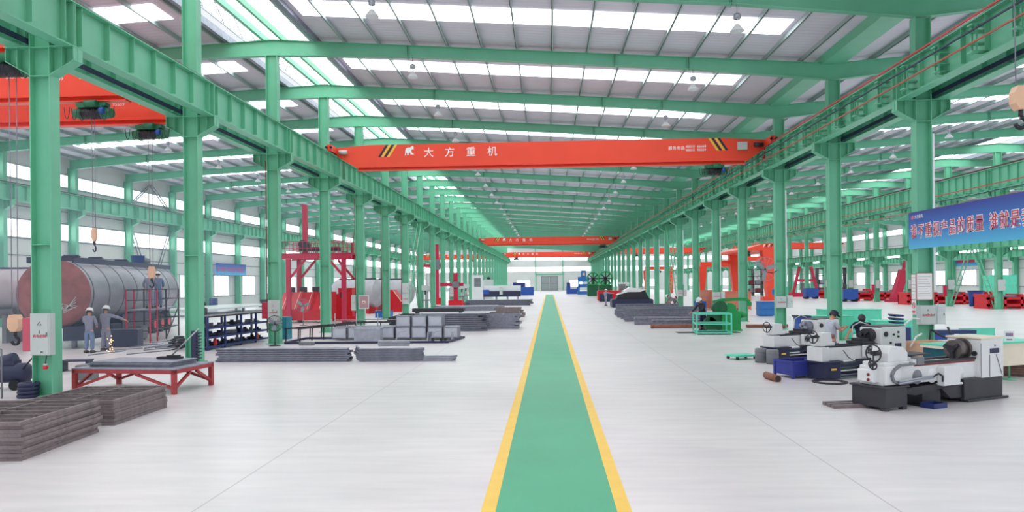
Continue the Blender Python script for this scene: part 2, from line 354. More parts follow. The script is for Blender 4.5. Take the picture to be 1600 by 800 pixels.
# ------------------------------------------------------------------ columns
def h_section(m, x, dx, dy, z0, z1):
    m.box(x - dx, x - dx + .025, -dy, dy, z0, z1).box(x + dx - .025, x + dx, -dy, dy, z0, z1).box(x - dx + .02, x + dx - .02, -.012, .012, z0, z1)
def bracket(m, s_, reach=.85, z=8.3):
    a, b = s_ * .25, s_ * reach
    m.box(min(a, b), max(a, b), -.2, .2, z - .025, z)
    m.prism([(a, z - .02), (b, z - .02), (b, z - .32), (a, z - .66)], -.012, .012)
    L = math.hypot(reach - .25, .34); m.prism([(a, z - .66), (b, z - .32), (b, z - .345), (a, z - .685)], -.17, .17)
    for t in (.5, .97): x = a + (b - a) * t; m.box(x - .008, x + .008, -.17, .17, z - .66 + .34 * t, z)
def column(name, ztop, sides, label, group, conduit=None, high=False):
    r = thing(name, label, 'column', group=group)
    m = MB(); h_section(m, 0, .25, .175, 0.02, ztop); m.box(-.32, .32, -.25, .25, 0, .03)
    for z in (7.6, 8.28, 3.6): m.box(-.24, .24, -.17, .17, z - .01, z + .01)
    m.build('shaft', GREEN, r)
    for s_ in sides:
        for z in ((9.5, 4.95) if high else (8.3,)): m = MB(); bracket(m, s_, z=z); m.build('bracket', GREEN, r)
    if conduit == 'red': MB().cyl((-.29, -.16, .5), (-.29, -.16, 8.0), .025, n=6).build('conduit', MAROON, r)
    if conduit == 'white': MB().box(.26, .32, -.17, -.11, 2.2, 7.2).build('conduit', mat('white_conduit', (235, 236, 242), .4, var=0), r)
    return r
def row(x, ks, ztop, sides, where, conduit=None, near=6, high=False):
    protos = {}
    for i, k in enumerate(ks):
        cd = conduit if (conduit == 'red' and k >= 3 and k != 4) or (conduit == 'white' and k % 2 == 0) else None
        if i < near: lab = '%s green steel column from the camera in the %s' % (ORD[i], where); g = 'columns in the ' + where
        else: lab = 'green steel column in the distant run of the %s' % where; g = 'distant columns in the ' + where
        if cd not in protos:
            protos[cd] = column('steel_column', ztop, sides, lab, g, cd, high); protos[cd].location = (x, YN(k), 0); protos[cd]['kind'] = 'thing'
        else: dup(protos[cd], (x, YN(k), 0), None, lab, g)
row(-12, range(1, N), 12.59, (-1, 1), 'row between aisle and tank bay', 'red')
row(12, range(1, N), 10.94, (-1, 1), 'row between aisle and lathe side', 'white')
row(36, range(5, N), 12.59, (-1, 1), 'far row across the lathe side', None, high=True)
m = MB(); h_section(m, 0, .3, .18, 0, 11.5); bracket(m, 1); c0 = struct('wall_column', m, GREEN, 'green column against the side wall', loc=(-35.75, YN(4), 0))
for k in range(5, N): scopy(c0, (-35.75, YN(k), 0))
m = MB(); h_section(m, 0, .3, .18, 0, 11.5); bracket(m, -1, z=5.1); c0 = struct('wall_column', m, GREEN, 'green column against the side wall', loc=(59.75, YN(10), 0))
for k in range(11, N): scopy(c0, (59.75, YN(k), 0))
# ------------------------------------------------------------------ crane runways
def girder_seg():
    m = MB(); t, b = 9.4, 8.3
    m.box(-.18, .18, 0, D, t - .03, t).box(-.18, .18, 0, D, b, b + .03).box(-.012, .012, 0, D, b + .03, t - .03)
    for j in range(7): y = .3 + j * 1.1; m.box(-.15, .15, y - .008, y + .008, b + .12, t - .03)
    for y in (.02, D - .03): m.box(-.17, .17, y - .012, y + .012, b + .03, t - .03)
    return m
seg0 = None; rail0 = None
def runway(x, label, k0=1, k1=N, bars=0, z0=8.3, sz=1., bz=0.):
    global seg0, rail0
    r = thing('crane_runway', label, 'crane runway', (x, 0, z0 - 8.3 * sz)); r.scale.z = sz
    for k in range(k0, k1):
        if seg0 is None: g = seg0 = girder_seg().build('girder', GREEN, r)
        else: g = seg0.copy(); COL.objects.link(g); g.parent = r
        g.location = (0, YN(k), 0)
    MB().box(-.04, .04, YN(k0), YN(k1), 9.4, 9.5).build('rail', mat('rail_steel', (96, 60, 62), .5, .4), r)
    if bars:
        s_ = bars; o0 = len(bpy.data.objects)
        for z, mm in ((9.32, RED), (8.98, NAVY), (8.66, mat('conductor_brown', (186, 92, 74), .45, var=0))):
            MB().box(s_ * .42 - .02, s_ * .42 + .02, YN(k0), YN(k1), z - .02 + bz, z + .02 + bz).build('conductor_bar', mm, r)
        b0 = None
        for j in range(int((YN(k1) - YN(k0)) / 1.8)):
            y = YN(k0) + .9 + j * 1.8
            if j >= 90: break
            if b0 is None:
                m = MB(); m.box(s_ * .3 - .02, s_ * .3 + .02, -.12, -.08, 8.4 + bz, 9.15 + bz).box(s_ * .3 - .02, s_ * .3 + .02, .08, .12, 8.4 + bz, 9.15 + bz)
                for z in (8.45, 8.66, 8.98, 9.15): m.box(min(0, s_ * .42), max(0, s_ * .42), -.12, .12, z - .015 + bz, z + .015 + bz)
                b0 = m.build('bar_bracket', GREEN, r); b0.location.y = y
            else: c = b0.copy(); COL.objects.link(c); c.parent = r; c.location = (0, y, 0)
    return r
runway(-11.4, 'green crane runway girder along the aisle side of the tank bay columns', -1)
runway(-12.6, 'green crane runway girder along the tank side of the same columns', -1)
runway(11.4, 'green crane runway girder with red and black conductor bars facing the aisle', -1, bars=-1)
runway(12.6, 'green crane runway girder behind the columns on the lathe side', -1)
runway(35.4, 'green crane runway girder high on the near face of the far column row', 4, bars=-1, z0=9.5, sz=1.59, bz=-.75)
runway(35.4, 'lower green runway girder on the near face of the far column row', 4, z0=4.95, sz=.6)
runway(36.6, 'green crane runway girder high on the outer face of the far column row', 4, z0=9.5, sz=1.59)
runway(36.6, 'lower green runway girder on the outer face of the far column row', 4, z0=4.95, sz=.6)
runway(-35.15, 'green crane runway girder along the windowed wall behind the tanks', 4)
runway(59.15, 'green crane runway girder along the windowed wall beyond the far columns', 9, z0=5.1, sz=.8)
# dark navy strips low in the gap of each runway pair
for x, k0 in ((-12, 1), (12, 1)):
    m = MB()
    for e in (-.3, .3): m.box(x + e - .01, x + e + .01, YN(k0) - D, YE, 8.36, 8.5)
    struct('trim_1' if x < 0 else 'trim_2', m, NAVY, 'dark navy strips in the gap between the paired runway girders')
# ------------------------------------------------------------------ bridge cranes
def elephant(M, s):
    P = [(-.5, .1), (-.45, .38), (-.2, .5), (.05, .48), (.2, .62), (.36, .66), (.5, .52), (.44, .4), (.52, .3), (.4, .26), (.3, .3), (.2, .18), (.24, -.1), (.55, -.34), (.1, -.32), (.06, -.1), (-.1, -.12), (-.14, -.4), (-.28, -.4), (-.3, -.12), (-.4, -.1), (-.46, -.42), (-.56, -.42)]
    m = MB(); m.prism([(x * s, z * s) for x, z in P], -.004, .004, M); return m
HOIST = {}
def hoist(parent, x, y, zb, hook=None, n_loops=7, hs=1.):
    h = MB().cyl((x - .32, y, zb - .36), (x + .32, y, zb - .36), .19, n=14).build('hoist_drum', BLACK, parent)
    MB().box(x - .5, x + .5, y - .14, y + .14, zb - .14, zb - .03).cyl((x - .62, y, zb - .36), (x - .32, y, zb - .36), .16, .2).cyl((x + .32, y, zb - .36), (x + .66, y, zb - .36), .2, .15).cyl((x - .1, y - .26, zb - .1), (x + .28, y - .26, zb - .1), .12).box(x - .42, x + .42, y - .2, y + .2, zb - .2, zb - .14).build('hoist_body', GREEN_H, h)
    MB().cyl((x + .36, y - .2, zb - .32), (x + .5, y - .2, zb - .32), .11).build('hoist_motor', BLUE, h)
    m = MB()
    for j in range(n_loops):
        xx = x - .75 + 1.5 * j / max(1, n_loops - 1) + .03; q = [(xx + .09 * math.cos(a) , y - .25, zb - .2 - .38 * math.sin(a) - .04 * (j % 3)) for a in [PI * t / 6 for t in range(7)]]
        m.tube(q, .012, 5)
    m.build('festoon_cable', BLACK, h)
    if hook is not None:
        k = MB()
        for e in (-.1 * hs, .1 * hs): k.cyl((x + e, y, zb - .4), (x + e * .8, y, hook + .62), .012, n=5)
        k.build('hoist_rope', STEEL_D, h)
        MB().prism([(x + hs * a, hook + b) for a, b in ((-.1, .66), (-.15, .54), (-.15, .34), (-.07, .22), (.07, .22), (.15, .34), (.15, .54), (.1, .66))], y - .1 * hs, y + .1 * hs).build('hook_block', PEACH, h)
        m = MB(); m.cyl((x, y, hook + .24), (x, y, hook + .1), .04)
        a0 = [(x + .1 * hs * math.sin(a), y, hook - .02 + .1 * math.cos(a)) for a in [PI * 1.45 * t / 9 for t in range(10)]]; m.tube(a0, .035 * hs + .004, 6); m.build('hook', BLACK, h)
    return h
def crane(xa, xb, y, hx, label, cat='bridge crane', letters=True, hook=None, hs=1., loops=7):
    r = thing('bridge_crane', label, cat, (0, y, 0), group=None)
    a, b = xa + .4, xb - .4; T_, B_ = 10.0, 8.8
    m = MB(); m.prism([(a, 9.86), (a + 1.9, T_), (b - 2.3, T_), (b - .1, 9.86), (b, 9.5), (b - 1.0, B_), (a + 1.15, B_), (a + .05, 9.45)], -.21, .21)
    m.box(a + 1.2, b - 1.1, -.16, .16, B_ - .16, B_ - .12).box(a + 1.2, b - 1.1, -.012, .012, B_ - .13, B_ + .02)
    g = m.build('girder', RED_O, r)
    for x in (a + .02, b - .02):
        m = MB(); m.box(x - .13, x + .13, -1.3, 1.3, 9.52, 9.86)
        e = m.build('end_carriage', RED_O, r); m = MB()
        for yy in (-1, 1): m.cyl((x - .06, yy, 9.66), (x + .06, yy, 9.66), .16, n=14)
        m.build('wheel', BLACK, e); MB().cyl((x - .12, -1.42, 9.7), (x - .12, -1.3, 9.7), .06).cyl((x + .12, -1.42, 9.7), (x + .12, -1.3, 9.7), .06).build('buffer', RUBBER, e)
    MB().cyl((a + .25, -.3, 9.62), (a + .7, -.3, 9.62), .11).build('travel_motor', GREY, r); MB().cyl((b - .7, -.3, 9.6), (b - .25, -.3, 9.6), .11).build('travel_motor', BLACK, r)
    hoist(r, hx, 0, B_ - .16, hook, loops, hs=hs)
    f = -.217
    if letters:
        for i, ch in enumerate('\u5927\u65b9\u91cd\u673a'): text('lettering', ch, .54, TXT_W, r, FRONT(xa + 5.2 + i * 1.13, f, 9.34))
        elephant(Matrix.Translation((xa + 4.45, f, 9.6)), .46).build('emblem', TXT_W, r)
        text('phone_lettering', '\u670d\u52a1\u7535\u8bdd:', .21, TXT_W, r, FRONT(xb - 5.5, f, 9.44)); text('phone_lettering', '48010  66668\n48015  95559', .19, TXT_W, r, FRONT(xb - 4.6, f, 9.52))
        for s_, x0 in ((1, xa + 2.75), (-1, xb - 2.4)):
            for j, mm in enumerate((BLACK, YEL, BLACK, YEL)):
                x = x0 + j * .15 * (1 if s_ > 0 else -1) - (.3 if s_ < 0 else 0); x = x0 + (j * .16) * s_
                MB().prism([(x, 9.35), (x + .13 * s_, 9.35), (x + (.13 + .42) * s_, 9.99), (x + .42 * s_, 9.99)], f - .003, f + .003).build('hazard_stripe', mm, r)
        MB().box(xb - 1.95, xb - 1.45, f - .12, f, 9.35, 9.75).build('control_box', GREY, r)
    m = MB(); m.box(xb - .62, xb - .54, -.4, -.3, 8.9, 9.4).box(xb - .7, xb - .4, -.42, -.28, 8.85, 8.95); m.build('collector_arm', RED, r)
    return r
crane(-12 + .2, 11.8, 38.4, 8.7, 'red bridge crane with white lettering over the aisle, first in full view', loops=13)
crane(-11.8, 11.8, 119.8, 8.9, 'red lettered bridge crane far down the aisle, second of three in line')
crane(-11.8, 11.8, 180.5, -8.2, 'red bridge crane closest to the end wall over the aisle')
crane(-11.8, 11.8, 14.0, 8.85, 'bridge crane above the frame whose peach hook hangs beside the lathe side columns', hook=5.5, letters=False)
crane(-35.4, -12.2, 18.2, -13.95, 'red bridge crane over the tank bay at the very edge of the view', hook=1.22, letters=False)
crane(-35.4, -12.2, 23.0, -14.9, 'red bridge crane over the tank bay whose hook hangs high above the tank', hook=3.86, hs=.5)
crane(-35.4, -12.2, 26.4, -14.9, 'red bridge crane over the tank bay whose yellow hook hangs by the scaffold', hook=2.66, hs=.75)
crane(-35.4, -12.2, 190, -20, 'red bridge crane at the far end of the tank bay', letters=True)
crane(12.2, 35.4, 166, 20, 'red bridge crane at the far end of the lathe side bay', letters=False)
crane(36.2, 59.55, 150, 44, 'red bridge crane in the outermost bay beyond the far columns', letters=False)
# ------------------------------------------------------------------ lamps
def lamp():
    r = thing('high_bay_lamp', 'silver bell lamp', 'lamp')
    MB().cyl((0, 0, 0), (0, 0, .42), .012, n=6).build('stem', GREY_D, r)
    m = MB(); m.lathe([(.001, .0), (.1, 0), (.12, -.05), (.12, -.16), (.05, -.18)], n=16)
    for a in range(4): m.bar((.07 * math.cos(a * PI / 2), .07 * math.sin(a * PI / 2), -.16), (.07 * math.cos(a * PI / 2), .07 * math.sin(a * PI / 2), -.36), .02)
    m.build('ballast_housing', GALV, r)
    MB().lathe([(.07, -.34), (.1, -.38), (.17, -.47), (.23, -.55), (.235, -.57), (.225, -.56), (.16, -.46), (.09, -.38)], n=20).build('reflector', WHITE, r)
    MB().lathe([(.001, -.36), (.045, -.4), (.05, -.46), (.001, -.52)], n=10).build('bulb', WHITE, r)
    return r
l0 = lamp(); first = True
for x, where in ((-5.82, 'tank'), (6.2, 'lathe'), (24.5, 'outer'), (-24.5, 'wall')):
    for k in range(2, 21 if abs(x) < 12 else 16):
        nm = {'tank': 'over the aisle on its tank side', 'lathe': 'over the aisle on its lathe side', 'outer': 'over the lathe side bay', 'wall': 'over the tank bay'}[where]
        i = k - 2
        if i < 5 and abs(x) < 12: lab, g = 'silver bell lamp %s, %s from the camera' % (nm, ORD[i]), 'lamps ' + nm
        else: lab, g = 'silver bell lamp in the distant line %s' % nm, 'distant lamps ' + nm
        z = zroof(x) - .5 - .3
        if first: l0.location = (x, YN(k), z); l0['label'] = lab; l0['group'] = g; first = False
        else: dup(l0, (x, YN(k), z), None, lab, g)
# ------------------------------------------------------------------ cabinets, notices, banners
def cabinet(name, x0, x1, y, z0, z1, m, label, dep=.2, group=None, sign=True, txt='\u6709\u7535\u5371\u9669', foot=None, cat='electrical cabinet'):
    r = thing(name, label, cat, ((x0 + x1) / 2, y, z0), group=group); w_, h = (x1 - x0) / 2, z1 - z0
    MB().box(-w_, w_, -dep, 0, 0, h).build('cabinet_body', m, r, bevel=.006)
    d = MB().box(-w_ + .03, w_ - .03, -dep - .012, -dep, .03, h - .03).build('door', m, r)
    MB().box(w_ - .07, w_ - .05, -dep - .03, -dep - .012, h * .45, h * .55).build('handle', GREY_D, d)
    f = -dep - .015
    if sign:
        s = h * .1; zz = h * .72
        q = MB(); q.bar((-s * .5, f, zz), (s * .5, f, zz), .008, .004).bar((s * .5, f, zz), (0, f, zz + s * .85), .008, .004).bar((0, f, zz + s * .85), (-s * .5, f, zz), .008, .004); q.build('warning_triangle', TXT_K, d)
        q = MB(); q.prism([(.0, h * .6), (-s * .2, h * .54), (0, h * .55), (-s * .1, h * .49), (s * .2, h * .56), (0, h * .56), (s * .12, h * .6)], f - .001, f + .001); q.build('lightning_sign', TXT_K, d)
        text('lettering', txt, w_ * .34, TXT_R, d, FRONT(0, f, h * .43), align='CENTER')
        if foot: text('lettering', foot, w_ * .25, TXT_K, d, FRONT(.06, f, h * .06), align='CENTER')
    return r
def kY(k): return YN(k) - .19
cabinet('electrical_cabinet', -12.13, -11.66, kY(1), 1.0, 1.98, GREY, 'grey cabinet with warning triangle on the first column of the tank bay row', foot='EC')
cabinet('fire_box', -12.44, -12.17, kY(1) + .2, 1.08, 1.87, mat('pink_red', (206, 92, 112), .5), 'pinkish red box beside the grey cabinet on the first column', dep=.24, sign=False, cat='fire box')
cabinet('electrical_cabinet', -12.18, -11.71, kY(3), .92, 1.92, GREY, 'grey cabinet behind the pedestal fan on the third column')
cabinet('fire_box', -12.48, -12.2, kY(3) + .1, 1.12, 1.82, RED_P, 'crimson box beside the cabinet on the third column', sign=False, cat='fire box')
cabinet('electrical_cabinet', -12.5, -12.24, kY(5), .9, 1.88, GREY, 'narrow pale cabinet beside the red framed notice board', sign=False)
for k in (7, 11, 15):
    r = cabinet('electrical_cabinet', -12.2, -11.68, kY(k), .86, 1.75, GREY, 'grey cabinet on the %s column of the tank bay row' % {7: 'seventh', 11: 'eleventh', 15: 'fifteenth'}[k])
    cabinet('electrical_cabinet', -12.2, -11.68, kY(k), 1.78, 2.6, GREY, 'pale box above the grey cabinet on the %s column' % {7: 'seventh', 11: 'eleventh', 15: 'fifteenth'}[k], sign=False)
for k, nm in ((2, 'banner column with notices'), (4, 'column with the round fan'), (6, 'column behind the green press'), (8, 'column with the white lattice'), (12, 'twelfth column of the lathe side row'), (16, 'sixteenth column of the lathe side row')):
    cabinet('electrical_cabinet', 11.69, 12.2, kY(k), 1.12, 1.72, GREY, 'grey cabinet with red lettering on the ' + nm)
    cabinet('switch_box', 12.26, 12.55, kY(k) + .1, 1.12, 1.75, mat('pale_grey', (206, 214, 214), .5), 'plain pale box behind the cabinet on the ' + nm, sign=False, cat='switch box')
for k in range(7, 16):
    if k in (8, 10): cabinet('fire_box', 35.35, 35.62, kY(k), .9, 1.9, RED_P, 'crimson box with white face on far row column, %s' % ('close to the lattice brace' if k == 8 else 'beside the red jigs'), sign=False, cat='fire box')
    if k < 13: cabinet('electrical_cabinet', 35.8, 36.3, kY(k), 1.5, 2.4, GREY, 'small grey cabinet on the %s column of the far row' % ORD[k - 6], sign=False)
# red framed board on the fifth column
r = thing('notice_board', 'white board in a frame with a small red centre on the fifth column', 'notice board', (-11.75, kY(5), 1.0))
m = MB(); m.box(-.33, .33, -.06, 0, 0, .05).box(-.33, .33, -.06, 0, .8, .85).box(-.33, -.28, -.06, 0, .05, .8).box(.28, .33, -.06, 0, .05, .8); m.build('frame', WHITE, r)
MB().box(-.28, .28, -.03, 0, .05, .8).build('panel', mat('board_rose', (186, 150, 156), .5), r); MB().box(-.1, .1, -.05, -.03, .35, .5).build('label_card', PAPER, r); MB().box(-.06, .06, -.055, -.05, .38, .44).build('red_mark', RED, r)
# notices on the second lathe side column
def notice(x0, x1, y, z0, z1, label, face='y', lines=9, head=None, m=PAPER):
    r = thing('notice_sheet', label, 'notice', (x0, y, z0)); w_, h = x1 - x0, z1 - z0
    if face == 'x': r.rotation_euler.z = -PI / 2
    MB().box(0, w_, -.012, 0, 0, h).build('sheet', m, r); q = MB(); t = .014
    for a in ((0, w_, 0, t), (0, w_, h - t, h), (0, t, 0, h), (w_ - t, w_, 0, h)): q.box(a[0], a[1], -.016, -.012, a[2], a[3])
    q.build('border', RED_P, r)
    if lines:
        q = MB()
        for i in range(lines): z = h * (.86 - .8 * i / lines); q.box(w_ * .1, w_ * (.9 - .25 * ((i * 7) % 4) / 4), -.014, -.012, z - .006, z + .006)
        q.build('print_lines', mat('print_grey', (170, 170, 176), .6, var=0), r)
    return r
notice(11.7, 12.2, kY(2), 1.89, 2.75, 'large white notice sheet with red edge facing down the aisle on the banner column')
notice(11.72, 12.02, YN(2) + .15, 1.89, 2.72, 'narrow white notice sheet on the aisle flange of the banner column', face='x', lines=6)
r = thing('warning_sign', 'white warning sign with red circle below the notices on the banner column', 'sign', (11.72, YN(2) + .14, 1.42)); r.rotation_euler.z = -PI / 2
MB().box(0, .28, -.012, 0, 0, .46).build('sign_plate', PAPER, r); MB().ring((.14, -.014, .29), (0, 1, 0), .09, .011, n=24).bar((.08, -.014, .35), (.2, -.014, .23), .016, .006).build('red_ring', RED, r)
MB().bar((.12, -.014, .33), (.16, -.014, .25), .025, .006).build('figure_mark', TXT_K, r); MB().box(.05, .23, -.015, -.012, .08, .12).box(.05, .23, -.015, -.012, .03, .06).build('red_lines', RED, r)
# banners
bm = mat('banner_blue', (48, 84, 176), .55, var=0)
nt = bm.node_tree; tc = nt.nodes.new('ShaderNodeTexCoord'); sp = nt.nodes.new('ShaderNodeSeparateXYZ'); rp = nt.nodes.new('ShaderNodeValToRGB'); nt.links.new(tc.outputs['Generated'], sp.inputs[0]); nt.links.new(sp.outputs[2], rp.inputs[0])
rp.color_ramp.elements[0].color = (*lin((92, 190, 232)), 1); rp.color_ramp.elements[1].color = (*lin((56, 66, 156)), 1); e = rp.color_ramp.elements.new(.45); e.color = (*lin((62, 128, 206)), 1); nt.links.new(rp.outputs[0], nt.nodes['Principled BSDF'].inputs['Base Color'])
r = thing('banner', 'blue slogan banner with red white-edged characters on the lathe side columns', 'banner', (11.66, 24.0, 3.52)); r.rotation_euler.z = -PI / 2
MB().box(0, 7.4, -.03, 0, 0, 1.17).build('cloth', bm, r)
for s_, x0 in (('\u8c01\u4e0d\u91cd\u89c6\u4ea7\u54c1\u7684\u8d28\u91cf', .14), ('\u8c01\u5c31\u662f\u6211', 4.28)):
    for i, ch in enumerate(s_):
        x = x0 + i * .44
        text('letter_edge', ch, .47, TXT_W, r, FRONT(x, -.031, .37), ext=.001, sx=.84, off=.022)
        text('lettering', ch, .47, TXT_R, r, FRONT(x, -.034, .37), sx=.84)
MB().ring((.27, -.033, 1.0), (0, 1, 0), .06, .016, n=18).box(.24, .3, -.037, -.031, .975, 1.025).build('emblem', mat('emblem_pink', (224, 120, 150), .5, var=0), r); text('lettering', '\u5927\u65b9\u91cd\u673a', .13, TXT_W, r, FRONT(.38, -.032, .96))
m = MB()
for x in (.05, 7.2): m.bar((x, .0, .6), (x, .08, .6), .03)
m.build('hanger', GREY_D, r)
r = thing('banner', 'small blue banner with red characters on the windowed wall past the tank', 'banner', (-35.44, 75.2, 3.7)); r.rotation_euler.z = PI / 2
MB().box(0, 7.6, -.03, 0, 0, 1.25).build('cloth', bm, r); text('lettering', '\u8c01\u4e0d\u91cd\u89c6\u4ea7\u54c1\u7684\u8d28\u91cf \u8c01\u5c31\u662f\u6211', .56, TXT_R, r, FRONT(.2, -.035, .38), sx=.92)
r = thing('banner', 'pale blue banner on the far windowed wall beyond the red jigs', 'banner', (60.06, 110, 4.2)); r.rotation_euler.z = -PI / 2
MB().box(0, 6, -.03, 0, 0, 1.4).build('cloth', bm, r); MB().box(.3, 5.7, -.034, -.03, .5, .9).build('print_band', TXT_R, r)
# ------------------------------------------------------------------ fans
def fan(label, loc, rz, R_=.33, H_=1.5, wall=False, m=BLACK):
    r = thing('pedestal_fan' if not wall else 'wall_fan', label, 'fan', loc, rz); z = 0 if wall else H_
    if not wall:
        MB().lathe([(.001, 0), (.24, 0), (.24, .03), (.04, .06)], n=18).build('base', m, r); MB().cyl((0, 0, .05), (0, 0, H_), .022, n=8).build('pole', m, r)
    else: MB().tube([(0, .02, 0), (.15, .12, -.16), (.45, .22, -.2), (.75, .25, -.05)], .022).build('arm', BLACK, r)
    MB().cyl((0, .04, z), (0, .26, z), .09, n=12).build('motor', GREY_D, r)
    m_ = MB()
    for y, q in ((-.09, R_ * .96), (.03, R_)): m_.ring((0, y, z), (0, 1, 0), q, .008, n=28, m=4)
    for j in range(16):
        a = 2 * PI * j / 16; c, s_ = math.cos(a), math.sin(a)
        m_.tube([(.06 * c, -.12, z + .06 * s_), (R_ * .96 * c, -.09, z + R_ * .96 * s_), (R_ * c, .03, z + R_ * s_), (.08 * c, .08, z + .08 * s_)], .004, 4)
    m_.build('cage', GALV if wall else m, r)
    for j in range(3):
        a0 = 2 * PI * j / 3 + .4; q = MB(); P = [(.05, -.02), (.16, -.1), (R_ * .88, -.1), (R_ * .9, .05), (.2, .1), (.05, .04)]
        q.prism([(u * math.cos(a0) - v * math.sin(a0), z + u * math.sin(a0) + v * math.cos(a0)) for u, v in P], -.035, -.028); q.build('blade', mat('fan_blade', (150, 160, 168), .4), r)
    return r
fan('black pedestal fan standing in front of the cabinet on the third column', (-11.6, 30.0, 0), 0, .34, .95)
fan('grey pedestal fan blowing in front of the slanted red jig', (-15.4, 44.5, 0), .3, .42, 1.25, m=GREY_D)
fan('large round fan on a bent arm fixed to the lathe side column', (11.1, 37.8, 3.12), 0, .62, wall=True)
fan('round fan on a bent arm fixed to a far row column', (34.6, 67.9, 4.6), 0, .7, wall=True)
# ------------------------------------------------------------------ tank side, close to the camera: grating frames, red table
def frame_mb(wx, ly, t):
    m = MB(); b = .05
    m.box(-wx, 0, 0, b, 0, t).box(-wx, 0, ly - b, ly, 0, t).box(-b, 0, b, ly - b, 0, t).box(-wx, -wx + b, b, ly - b, 0, t)
    m.box(-wx * .5 - .02, -wx * .5 + .02, b, ly - b, 0, t)
    for j in range(1, 6): y = ly * j / 6; m.box(-wx + b, -b, y - .015, y + .015, 0.005, t - .005)
    return m
def frame_stack(x, y, rz, n, t, lab_top, lab, group, wx, ly):
    r = None; z = 0; rnd = random.Random(n)
    for i in range(n):
        ox, oy = rnd.uniform(-.03, .03), rnd.uniform(-.03, .03)
        if r is None:
            r = one('steel_grating', frame_mb(wx, ly, t), STEEL_B, lab, 'steel frame', (x, y, 0), rz, group)
        else:
            c = r.copy(); COL.objects.link(c); c.location = (x + ox, y + oy, z); c['label'] = lab_top if i == n - 1 else lab; c.rotation_euler.z = rz + rnd.uniform(-.012, .012)
        z += t + .003
frame_stack(-7.9, 10.4, .07, 10, .056, 'barred steel frame lying on top of the stack closest to the camera', 'barred steel frame inside the stack closest to the camera', 'frames in the near stack', 2.0, 2.1)
frame_stack(-8.12, 13.08, .03, 8, .056, 'barred steel frame lying on top of the stack beside the red table', 'barred steel frame inside the stack beside the red table', 'frames in the stack by the red table', 1.75, 1.95)
# red table
t = thing('welding_table', 'low red steel table with splayed braces carrying dark plates', 'table', (-10.2, 17.72, 0), -.11)
X, Yh, H_ = 1.38, .82, .6
MB().box(-X, X, -Yh, Yh, H_ - .015, H_ + .01).build('table_top', STEEL_D, t)
m = MB(); m.box(-X, X, -Yh, -Yh + .09, H_ - .11, H_ - .015).box(-X, X, Yh - .09, Yh, H_ - .11, H_ - .015).box(-X, -X + .09, -Yh, Yh, H_ - .11, H_ - .015).box(X - .09, X, -Yh, Yh, H_ - .11, H_ - .015); m.build('top_frame', RED_T, t)
for sx in (-1, 1):
    for sy in (-1, 1): MB().box(sx * X - (.1 if sx > 0 else 0), sx * X + (0 if sx > 0 else .1), sy * Yh - (.1 if sy > 0 else 0), sy * Yh + (0 if sy > 0 else .1), 0, H_ - .11).build('leg', RED_T, t)
for sy in (-1, 1):
    y = sy * (Yh - .05)
    for sx in (-1, 1): MB().bar((sx * (X - .08), y, .14), (sx * .32, y, H_ - .13), .06).build('brace', RED_T, t)
for sx in (-1, 1):
    x = sx * (X - .05)
    for sy in (-1, 1): MB().bar((x, sy * (Yh - .08), .14), (x, sy * .12, H_ - .13), .06).build('brace', RED_T, t)
rnd = random.Random(3); p0 = None
for i in range(5):
    a = (-1.15 + i * .02, 1.05); loc = (-10.22 + rnd.uniform(-.05, .05), 17.75 + rnd.uniform(-.04, .04), .612 + i * .024)
    if p0 is None: p0 = one('steel_plate', MB().box(-1.12, 1.08, -.5, .56, 0, .02), STEEL_D, 'dark flat steel plate stacked on the red table', 'steel plate', loc, -.11, 'plates on the red table')
    else: c = p0.copy(); COL.objects.link(c); c.location = loc; c.rotation_euler.z = -.11 + rnd.uniform(-.03, .03)
r = thing('jack_stand', 'dark clamp with a long handle lying on the plates of the red table', 'clamp', (-9.7, 18.0, .735), -.1)
MB().box(-.3, .3, -.12, .12, 0, .05).box(-.05, .25, -.08, .08, .05, .09).build('clamp_body', BLACK, r); MB().cyl((.05, 0, .08), (.62, .3, .75), .02, n=6).build('handle', GALV, r)
# things about the first two columns
r = None
for i in range(4):
    m = MB().ring((0, 0, .045), (0, 0, 1), .19, .045, n=20)
    if r is None: r = one('hose_coil', m, NAVY, 'dark hose coil stacked against the foot of the first column', 'hose coil', (-12.28, 16.4, 0), 0, 'hose coils by the first column')
    else: c = r.copy(); COL.objects.link(c); c.location = (-12.28 + .01 * i, 16.4, .09 * i)
r = thing('power_plug', 'grey and red power plug hanging from the grey cabinet on the first column', 'plug', (-11.8, 16.38, .7)); MB().cyl((0, 0, .3), (-.03, 0, .09), .012, n=6).build('cord', BLACK, r); MB().cyl((-.03, 0, .1), (-.03, 0, .05), .045).build('plug_body', GREY, r); MB().cyl((-.03, 0, .05), (-.03, 0, -.03), .055).build('plug_collar', RED, r)
r = thing('ribbed_rack', 'dark ribbed rack plate leaning on the second column', 'rack', (-11.75, YN(2) - .35, 0))
MB().box(-.18, -.02, -.04, .1, 0, 1.08).build('back_plate', NAVY, r)
for i in range(9): MB().prism([(-.02, .12 + i * .105), (.12, .16 + i * .105), (.12, .19 + i * .105), (-.02, .18 + i * .105)], -.04, .1).build('rib', NAVY, r)
